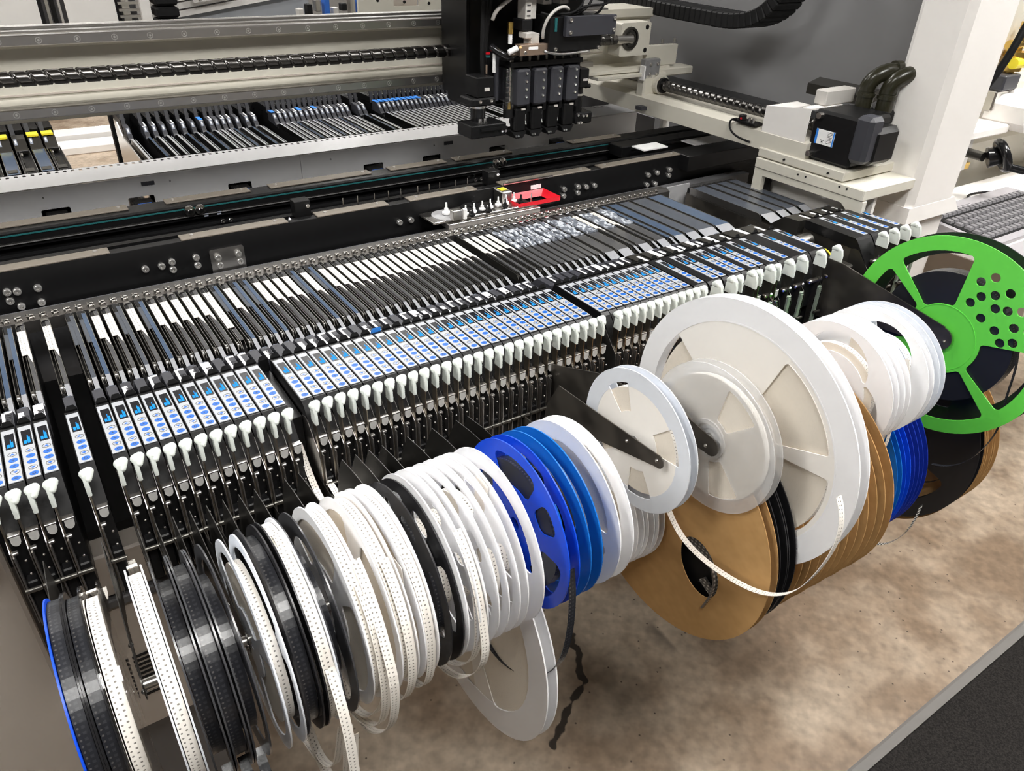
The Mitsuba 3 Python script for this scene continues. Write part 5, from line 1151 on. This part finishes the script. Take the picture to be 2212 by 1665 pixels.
for q, (x, st, ro, m_, tr, lb) in enumerate(((.8320, 'crescent', 30, W_, .060, 'nearest of the four white reels right of the large white reel'), (.8570, 'fan', -14, W_, .074, 'white reel with cream windows, second right of the large white reel'),
                                          (.9090, 'crescent', 50, W_, .050, 'white reel with a printed bar code label, third right of the large white reel'), (.9350, 'three_long', 0, ML, .046, 'milky bluish reel, last of the four right of the large white reel'))):
    k = reel(x, lb, style=st, rot=ro, tape=('tape_paper', tr), mats=(m_, m_), w=.0120, hub_r=.028)
    if q == 1:
        put(k, 'tape_loop', ribbon([(.44, .83), (.418, .815), (.403, .826), (.390, .848), (.382, .88), (.392, .925), (.41, .95)], .863), None, label='thin loop of white tape'); put(k, 'tape_loop', ribbon([(.43, .815), (.409, .803), (.392, .826), (.380, .858), (.379, .89), (.392, .93)], .868), None)
    if q == 2:
        pl = affinity.translate(affinity.rotate(sbox(-.012, -.022, .012, .022), -20), .406, .955)
        put(k, 'print_label', ext_x(pl, .9012, .9016), 'paper')
        tm = meshkit.text_mesh('HT', .006, .0003, bold=True); tm.apply_transform(np.array([[0, 0, -1, .9011], [-1, 0, 0, .405], [0, 1, 0, .940], [0, 0, 0, 1.0]])); put(k, 'print', tm, 'key_grey')
        put(k, 'bar_code', cat([bx(.9008, .9012, .412 + .0011 * j, .4124 + .0011 * j + .0003 * (j % 2), .950, .962) for j in range(10)]), 'key_grey')
gr = reel(1.2090, 'bright green large reel with round holes and black tape at the right edge', R=.165, c=(.498, .887), style='green', style2='bigthree', mats=('reel_green', 'reel_black'), w=.0300, tape=('tape_black', .108), hub_r=.045, t=.0020)
put(gr, 'raised_disc', ext_x(Point(.498, .887).buffer(.0555, 40).difference(Point(.498, .887).buffer(.0545, 40)), 1.1922, 1.1932), 'reel_green')
put(gr, 'hanging_tape', ribbon([(.40, .965), (.392, .924), (.382, .882), (.377, .834), (.370, .78), (.374, .746), (.394, .695), (.44, .66)], 1.205, m='tape_black'), None, label='dark tape hanging from the reel')

# lower row: large reels
hg = reel(.3130, 'large white reel hanging low behind the white reels, near the brown floor', R=.165, c=(.5215, .7725), style='bigthree', rot=8, w=.0120, tape=('tape_paper', .135), hub_r=.050, t=.0016, web=.128)
cd = reel(.5860, 'large brown cardboard reel with an opening, lowest in front of the black reels', R=.165, c=(.481, .805), style='cardhole', style2='card', w=.0125, mats=('card', 'card'), tape=('tape_black', .040), hub_r=.030, t=.0012)
def patch(yz, x, m):
    mm = ext_x(Polygon(yz), x, x + .003); v = mm.vertices
    return mikit.ply(mm, m, uv=np.c_[v[:, 1], v[:, 2]])
put(cd, 'pebbled_tape', patch([(.448, .822), (.418, .822), (.392, .800), (.380, .778), (.405, .780), (.430, .782), (.452, .790)], .5835, 'tape_pebble'), None, label='grey pebbled tape coil')
put(cd, 'pebbled_tape', patch([(.412, .750), (.385, .737), (.378, .745), (.405, .760)], .5835, 'tape_pebble'), None)
put(cd, 'pebbled_tape', ribbon([(.392, .79), (.384, .760), (.389, .735), (.393, .722)], .579, w=.010, t=.002, m='tape_pebble', n=14), None)
put(cd, 'inner_board', ext_x(Point(.481, .805).buffer(.12, 24), .5895, .5902), 'black_matte')
for q, x in enumerate((.6090, .6240)): reel(x, f'large black reel between the cardboard reels, {("left", "right")[q]} one', None, R=.163, c=(.484, .803), style='plain', mats=(BK, BK), w=.0120, tape=('tape_black', .12), hub_r=.05)
for q in range(6):
    x = .668 + .0285 * q
    reel(x, f'large cardboard reel, {names[q] if q < 5 else "sixth"} in the row behind the large white reel', None, R=.165, c=(.502 - .0035 * q, .775 + .0045 * q), style='card', mats=('card', 'card'), w=.0185, tape=('tape_black', .10), hub_r=.05, tilt=(rng.uniform(-.5, .5), rng.uniform(-.6, .6)))
for q in range(4):
    reel(.972 + .0225 * q, f'large {"azure" if q < 2 else "dark"} blue reel, {names[q]} in the low blue group at right', R=.165, c=(.5462, .717), style='plain', mats=(('reel_azure', 'reel_blue', 'reel_navy', 'reel_navy')[q],) * 2, w=.0120, tape=('tape_black', .12), hub_r=.05)
kb_ = reel(1.2700, 'large black reel with a window, partly behind the green reel', R=.1905, c=(.5815, .641), style='blackwin', mats=(BK, BK), w=.0120, tape=(None, .06), hub_r=.05)
put(kb_, 'black_tape', ribbon([(.53, .58), (.50, .56), (.46, .575), (.44, .60)], 1.275, m='tape_black', n=16), None)
for q in range(4):
    reel(1.2960 + .0235 * q, f'large cardboard reel, {names[q]} in the group under the green reel', None, R=.1860, c=(.5900, .612), style='card', mats=('card', 'card'), w=.0160, tape=('tape_black', .09), hub_r=.05)
put(None, 'bead_tape', ribbon([(.44, .585), (.401, .591), (.385, .611), (.373, .639), (.368, .668), (.367, .70)], 1.03, m='tape_bead'), None); labels['bead_tape'] = {'label': 'black and white chequered tape end hanging by the blue reels', 'category': 'tape'}
